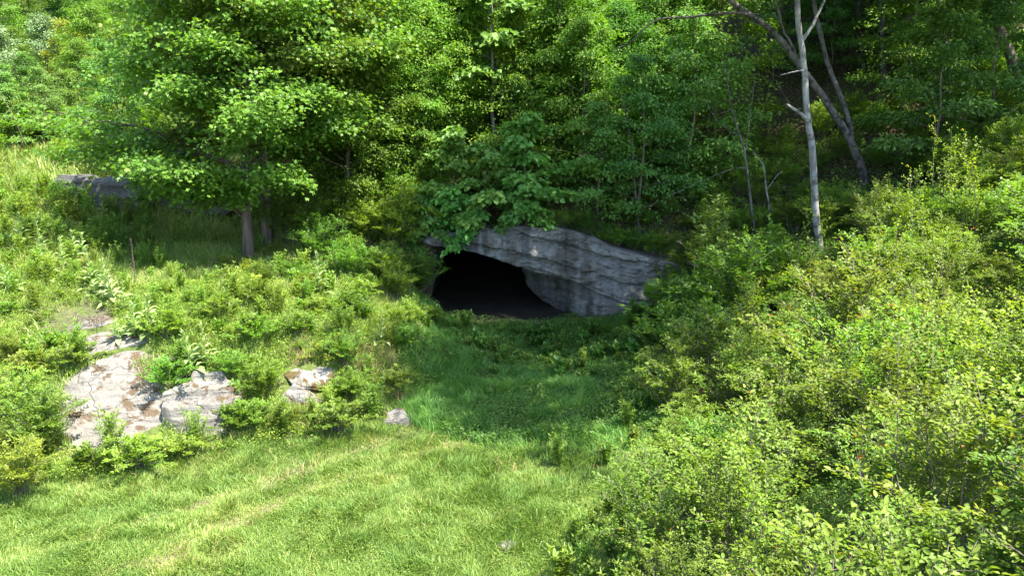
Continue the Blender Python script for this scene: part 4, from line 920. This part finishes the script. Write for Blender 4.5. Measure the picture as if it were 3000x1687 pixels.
for k, (x, y) in enumerate(scatter(210, (-17, -2, 14, 27.5), .36, lambda x, y: okl(x, y) or (clear_px(x, y, h1(x, y)) and y > 22 and x < -3.5 and rng.random() < .3), 29)):
    weed('bank_weed', ('feather', 'leafy', 'feather', 'fern')[k % 4], 0, 0, rng.uniform(.45, 1.0), LK, GK, p=np.array([x, y, h1(x, y)]))
GG = 'broad-leaved weeds in the shaded hollow'; LG = 'one of the dark broad-leaved weeds scattered over the shaded hollow in front of the cave'
for k, (x, y) in enumerate(scatter(170, (-2.9, 5.5, 16.9, 26.4), .26, lambda x, y: (y > 20.8 or x > foot(y) - 1.2) and x < foot(y) + .4 and x > np.interp(y, [17, 20, 26], [-1.0, -2.6, -2.6]) and rng.random() < .12 + 1.1 * max(0, float(fbm(np.array([x * .8]), np.array([y * .8]), o=2, seed=88)[0])) + .12 * max(0, x), 12)):
    weed('broad_leaved_weed', ('gully', 'gully', 'leafy', 'fern')[k % 4], 0, 0, rng.uniform(.4, 1.0), LG, GG, p=np.array([x, y, h1(x, y)]))
GE = 'leafy weeds at the meadow corner'; LE = 'one of the leafy weeds fringing the meadow below the shrub bank'
for k, (x, y) in enumerate(scatter(26, (.6, 3.4, 9, 17), .4, lambda x, y: foot(y) - .9 < x < foot(y) + .5, 14)):
    weed('fringe_weed', ('leafy', 'feather', 'leafy', 'fern')[k % 4], 0, 0, rng.uniform(.5, .95), LE, GE, p=np.array([x, y, h1(x, y)]))
GR = 'rusty seed heads among the shrubs'; LR = 'rusty red dock seed head standing up among green shrubs beside the hollow'
for k, (u, v) in enumerate(((728, 372), (740, 370))):
    T = Tubes(); g = np.random.default_rng(k); L = Leaves()
    T.add(np.array([[0, 0, -.5], [0, 0, .6], [.03, 0, 1.35]]), [.01, .008, .004], 5); n = 110; z = g.uniform(.7, 1.35, n); a = g.uniform(0, 6.28, n)
    L.add(np.c_[.05 * np.cos(a), .05 * np.sin(a), z], np.c_[np.cos(a), np.sin(a), 0 * a + .8], g.normal(size=(n, 3)), .045, 'dia')
    p = onto(u, 17.5); r = empty('dock_plant', p, ('second ' if k else 'outermost ') + LR, 'plant', GR); obj('foliage', L.mesh('dock_seed_head', M['red']), r); obj('stem', T.mesh('dock_stem', M['red']), r)  # the foliage part here is the dock's seed head

# dead twigs
def twigs(name, loc, label, seed, n, Ln, spread, mat='deadwood', r=.01, flat=False):
    g = np.random.default_rng(seed); T = Tubes()
    def grow(p, d, l, r_, dep):
        m = 5; pts = [p]
        for _ in range(m): d = nrm(d + g.normal(0, .16, 3)); pts.append(pts[-1] + d * l / m)
        T.add(np.array(pts), r_ * np.linspace(1, .35, m + 1), 4)
        if dep:
            for _ in range(3):
                i = g.integers(1, m + 1); grow(pts[i], nrm(d + g.normal(0, .6, 3)), l * .5, r_ * .5, dep - 1)
    for k in range(n):
        a = g.uniform(0, 6.28); e = g.uniform(-.05, .3) if flat else g.uniform(.7, 1.4)
        d = np.array([math.cos(e) * math.cos(a), math.cos(e) * math.sin(a), math.sin(e)])
        p = np.append(g.normal(0, spread, 2), g.uniform(.02, .3) if flat else -.1)
        if flat: p = p - d * Ln * .5; p[2] = abs(p[2]) + .05
        grow(p, d, Ln * g.uniform(.6, 1.1), r, 2)
    o = obj(name, T.mesh(name, M[mat])); o.location = loc
    return tag(o, label, 'branch')
twigs('brush_pile', ground(84, 326), 'tangled gray pile of dead twigs above the flat white slab', 1, 22, 1.1, .3, mat='twig', flat=True)
twigs('bare_twig_bush', onto(688, 25.0), 'leafless pale twigs of a dead bush in front of the low end of the cliff', 2, 2, 2.0, .05, r=.022)
twigs('dead_branch', onto(612, 9.2) + np.array([.3, 0, .3]), 'bleached dead branch poking out of the oval-leaved shrubs onto the meadow', 3, 3, 1.1, .15, r=.014, flat=True)

# ------------------------------------------------------------------ grass and ground cover (uncountable)
def blades(x, y, h, w, lean_az, lean, lv):
    n = len(x); z = hgt(x, y) - .02; g = rng
    fa = g.uniform(0, 2 * pi, n); wx, wy = np.cos(fa) * w * .5, np.sin(fa) * w * .5
    lx, ly = np.cos(lean_az) * lean * h, np.sin(lean_az) * lean * h
    V = np.empty((n, 5, 3))
    V[:, 0] = np.c_[x - wx, y - wy, z]; V[:, 1] = np.c_[x + wx, y + wy, z]
    mx, my, mz = x + lx * .3, y + ly * .3, z + h * .58
    V[:, 2] = np.c_[mx + wx * .8, my + wy * .8, mz]; V[:, 3] = np.c_[mx - wx * .8, my - wy * .8, mz]
    V[:, 4] = np.c_[x + lx, y + ly, z + h * np.sqrt(np.maximum(.12, 1 - .55 * lean ** 2))]
    b = np.arange(n)[:, None] * 5
    return V.reshape(-1, 3), b + np.array([[0, 1, 2, 3]]), b + np.array([[3, 2, 4]])
def grass(name, n, box, ok, hfun, wfun, lvfun, mat, label, seed, leanf=(.25, .9)):
    g = np.random.default_rng(seed)
    x = g.uniform(box[0], box[1], n); y = g.uniform(box[2], box[3], n)
    u, v, d = project(np.c_[x, y, hgt(x, y, False)]); k = (u > -200) & (u < 1224) & (v < 640) & ok(x, y, g)
    x, y = x[k], y[k]; n = len(x)
    az = 2 * pi * fbm(x * .9, y * .9, o=3, seed=seed) * 1.5 + g.normal(0, 1.0, n)
    h = hfun(x, y, g); lean = g.uniform(*leanf, n)
    V, Q, T3 = blades(x, y, h, wfun(h, g), az, lean, None); lv = np.clip(lvfun(x, y, g), 0, 1)
    L = Leaves(); L.raw(V, [Q, T3], [lv, lv])
    return tag(obj(name, L.mesh(name, M[mat])), label, 'grass', kind='stuff')
onrock = lambda x, y: np.array([False] * len(x))
def clear_arr(x, y):
    u, v, d = project(np.c_[x, y, hgt(x, y)]); r = np.ones(len(x), bool)
    for a, b, w, h in rockpx: r &= ((u - a) / w) ** 2 + ((v - b) / h) ** 2 > 1
    return r
tuft = lambda x, y, s=1.2, seed=77: .5 + .5 * fbm(x * s, y * s, o=3, seed=seed)
inmead = lambda x, y, g: (y < lfoot(x) + .9) & (x < foot(y) + .1) & (g.random(len(x)) > .5 * strawness(x, y)) & ((y < 17.6 + .9 * g.normal(size=len(x)) + .8 * fbm(x, y, o=3, seed=66)) | (x < -2))
grass('meadow_grass', 490000, (-15, 3.2, 8.5, 19), inmead,
      lambda x, y, g: g.uniform(.08, .22, len(x)) * (.35 + 1.5 * tuft(x, y, 1.7) ** 1.5) * (1 - .5 * strawness(x, y)),
      lambda h, g: .009 + .01 * g.random(len(h)),
      lambda x, y, g: .28 + .5 * (tuft(x, y, .6, 91) - .5) + .5 * (tuft(x, y, 2.2, 92) - .5) + .2 * g.normal(size=len(x)) + .3 * strawness(x, y) + .3 * (g.random(len(x)) > .9), 'grass', 'sunlit meadow grass with dry wheel tracks', 4)
ingul = lambda x, y, g: (x < foot(y) + .6) & (x > np.interp(y, [15, 17.5, 19, 21, 24, 27], [1.5, -2.4, -2.9, -2.9, -3.2, -3.3])) & (y > 16.7 + .8 * g.normal(size=len(x)) + .8 * fbm(x, y, o=3, seed=66)) & (y < 26.8)
grass('hollow_grass', 230000, (-3.4, 6.5, 14.6, 26.8), ingul,
      lambda x, y, g: g.uniform(.15, .42, len(x)) * (.3 + 1.4 * tuft(x, y, 1.5) ** 1.4),
      lambda h, g: .010 + .012 * g.random(len(h)),
      lambda x, y, g: .35 + .35 * (tuft(x, y, .7) - .5) + .2 * g.normal(size=len(x)) + .4 * (g.random(len(x)) > .985), 'gully', 'lush shaded grass in the hollow before the cave', 5)
inbank = lambda x, y, g: (y > lfoot(x) + .2) & (x < np.interp(y, [15, 18, 20, 24, 27], [-2.8, -2.5, -2.3, -2.7, -3.4])) & (y < 29.5) & clear_arr(x, y) & (g.random(len(x)) < .35 + .65 * sstep(.35, .6, tuft(x, y, .6, 17)))
grass('bank_grass', 310000, (-23, -2, 14, 29.5), inbank,
      lambda x, y, g: g.uniform(.15, .42, len(x)) * (.35 + 1.3 * tuft(x, y, 1.6) ** 1.3) * (1 + .5 * sstep(21, 25, y)),
      lambda h, g: .010 + .012 * g.random(len(h)),
      lambda x, y, g: .35 + .3 * tuft(x, y, .5, 13) + .25 * g.normal(size=len(x)) + .3 * (g.random(len(x)) > .94), 'grass', 'rank grass between the weeds on the sunny bank', 6)
def drytuft(x, y):
    s = 0
    for (u, v), r_ in (((362, 362), .7), ((385, 360), .55), ((300, 355), .4), ((402, 400), .35), ((150, 380), .4), ((60, 330), .8), ((605, 455), .3), ((640, 470), .35)):
        c = ground(u, v); s = np.maximum(s, sstep(r_, r_ * .3, np.hypot(x - c[0], y - c[1])))
    return s
grass('dry_grass', 60000, (-10, 3, 15, 22), lambda x, y, g: g.random(len(x)) < np.maximum(drytuft(x, y), .035 * (y < lfoot(x) + .5) * (x < foot(y))), lambda x, y, g: g.uniform(.2, .5, len(x)) * np.where(drytuft(x, y) > .05, 1, .6), lambda h, g: .008 + .006 * g.random(len(h)),
      lambda x, y, g: g.random(len(x)), 'straw', 'bleached dry grass on the bank end and through the meadow turf', 7)
grass('hillside_grass', 150000, (-36, -8, 28.5, 70), lambda x, y, g: (x < -8 - .1 * (y - 32)), lambda x, y, g: g.uniform(.25, .6, len(x)), lambda h, g: .03 + .03 * g.random(len(h)),
      lambda x, y, g: .55 + .2 * g.normal(size=len(x)), 'grass', 'pale grass on the open hillside', 8)

def cover(name, n, box, ok, hmax, size, mat, label, seed, tm='quad', freq=1.2):
    g = np.random.default_rng(seed); x = g.uniform(box[0], box[1], n); y = g.uniform(box[2], box[3], n)
    zb = hgt(x, y); u, v, d = project(np.c_[x, y, zb]); k = (u > -200) & (u < 1224) & (v < 640) & ok(x, y, g); x, y, zb = x[k], y[k], zb[k]; n = len(x)
    f = tuft(x, y, freq, seed); e = .06
    top = hmax * (.15 + 1.25 * f ** 1.5); gx = (tuft(x + e, y, freq, seed) - f) / e * hmax * 1.6; gy = (tuft(x, y + e, freq, seed) - f) / e * hmax * 1.6
    z = zb + top * g.uniform(.35, 1.0, n) ** .6 + .03 * g.normal(size=n)
    Nn = nrm(np.c_[-gx, -gy, np.ones(n)] + g.normal(0, .5, (n, 3))); D = nrm(g.normal(size=(n, 3)) * [1, 1, .4] + [0, 0, .1])
    L = Leaves(); L.add(np.c_[x, y, z], D, Nn, size * g.uniform(.6, 1.3, n), tm, np.clip(.2 + .4 * tuft(x, y, .8, seed + 3) + .4 * g.normal(size=n) * .5, 0, 1))
    return tag(obj(name, L.mesh(name, M[mat])), label, 'ground cover', kind='stuff')
cover('bank_undergrowth', 310000, (-23, -2, 14, 29.5), lambda x, y, g: (y > lfoot(x) + .1) & (x < np.interp(y, [15, 18, 20, 24, 28], [-2.8, -2.5, -2.3, -2.7, -3.3])) & clear_arr(x, y), .32, .05, 'shrub', 'low yellow-green undergrowth on the sunny bank', 31, 'dia')
cover('shrub_bank_undergrowth', 200000, (1.2, 22, 5, 28), lambda x, y, g: (x > foot(y) - .2), .35, .07, 'shrub_green', 'low undergrowth between the massed shrubs', 32, 'dia', 1.0)
cover('wood_floor_cover', 220000, (-8, 36, 28.6, 52), lambda x, y, g: (g.random(len(x)) < .25 + .75 * sstep(40, 30, y)), .5, .10, 'dim', 'dim leafy ground cover on the shaded wood floor', 33, 'dia', .8)
cover('hollow_herbs', 150000, (-3, 6, 16.5, 26.9), lambda x, y, g: (x < foot(y) + .6) & (x > np.interp(y, [15, 17.5, 19, 21, 24, 27], [1.5, -2.2, -2.8, -2.8, -3, -3.3])) & (tuft(x, y, .8, 5) > .42 - .04 * (x - 1)), .42, .06, 'dim', 'leafy herbs mixed through the shaded hollow grass', 34, 'dia', 1.4)
cover('meadow_herbs', 170000, (-12, 3, 9, 18), lambda x, y, g: (y < lfoot(x) + .6) & (x < foot(y)) & (y < 17.3) & (g.random(len(x)) < .12 + .8 * sstep(.42, .62, tuft(x, y, .8, 6)) + .25 * (x > -2.5)), .15, .03, 'weed', 'small leafy herbs in the meadow turf', 35, 'dia', 1.6)

# ------------------------------------------------------------------ light
SUN_EL, SUN_AZ = R(64), R(122)          # azimuth clockwise from the view direction
sd = np.array([math.sin(SUN_AZ) * math.cos(SUN_EL), math.cos(SUN_AZ) * math.cos(SUN_EL), math.sin(SUN_EL)])
sl = bpy.data.lights.new('sun', 'SUN'); sl.energy = 5.0; sl.angle = R(.53); sl.color = (1, .94, .80)
so = bpy.data.objects.new('sun', sl); COL.objects.link(so); so.location = sd * 60
so.rotation_euler = (R(90) - SUN_EL, 0, pi - SUN_AZ)
import mathutils
so.rotation_mode = 'QUATERNION'; so.rotation_quaternion = mathutils.Vector(sd).to_track_quat('Z', 'Y')
w = bpy.data.worlds.new('World'); sc.world = w; w.use_nodes = True
nt = w.node_tree; bg = nt.nodes['Background']; sky = nt.nodes.new('ShaderNodeTexSky'); sky.sky_type = 'NISHITA'; sky.sun_disc = False
sky.sun_elevation = SUN_EL; sky.sun_rotation = SUN_AZ
nt.links.new(sky.outputs[0], bg.inputs[0]); bg.inputs[1].default_value = .15
sc.view_settings.view_transform = 'Standard'; sc.view_settings.look = 'None'; sc.view_settings.gamma = 1; sc.view_settings.exposure = 2.06
sc.cycles.max_bounces = 7; sc.cycles.diffuse_bounces = 5; sc.cycles.glossy_bounces = 2; sc.cycles.transmission_bounces = 4; sc.cycles.transparent_max_bounces = 4
sc.cycles.caustics_reflective = False; sc.cycles.caustics_refractive = False
sc.cycles.use_denoising = True; sc.cycles.denoiser = 'OPENIMAGEDENOISE'; sc.cycles.denoising_input_passes = 'RGB_ALBEDO_NORMAL'; sc.cycles.denoising_prefilter = 'ACCURATE'
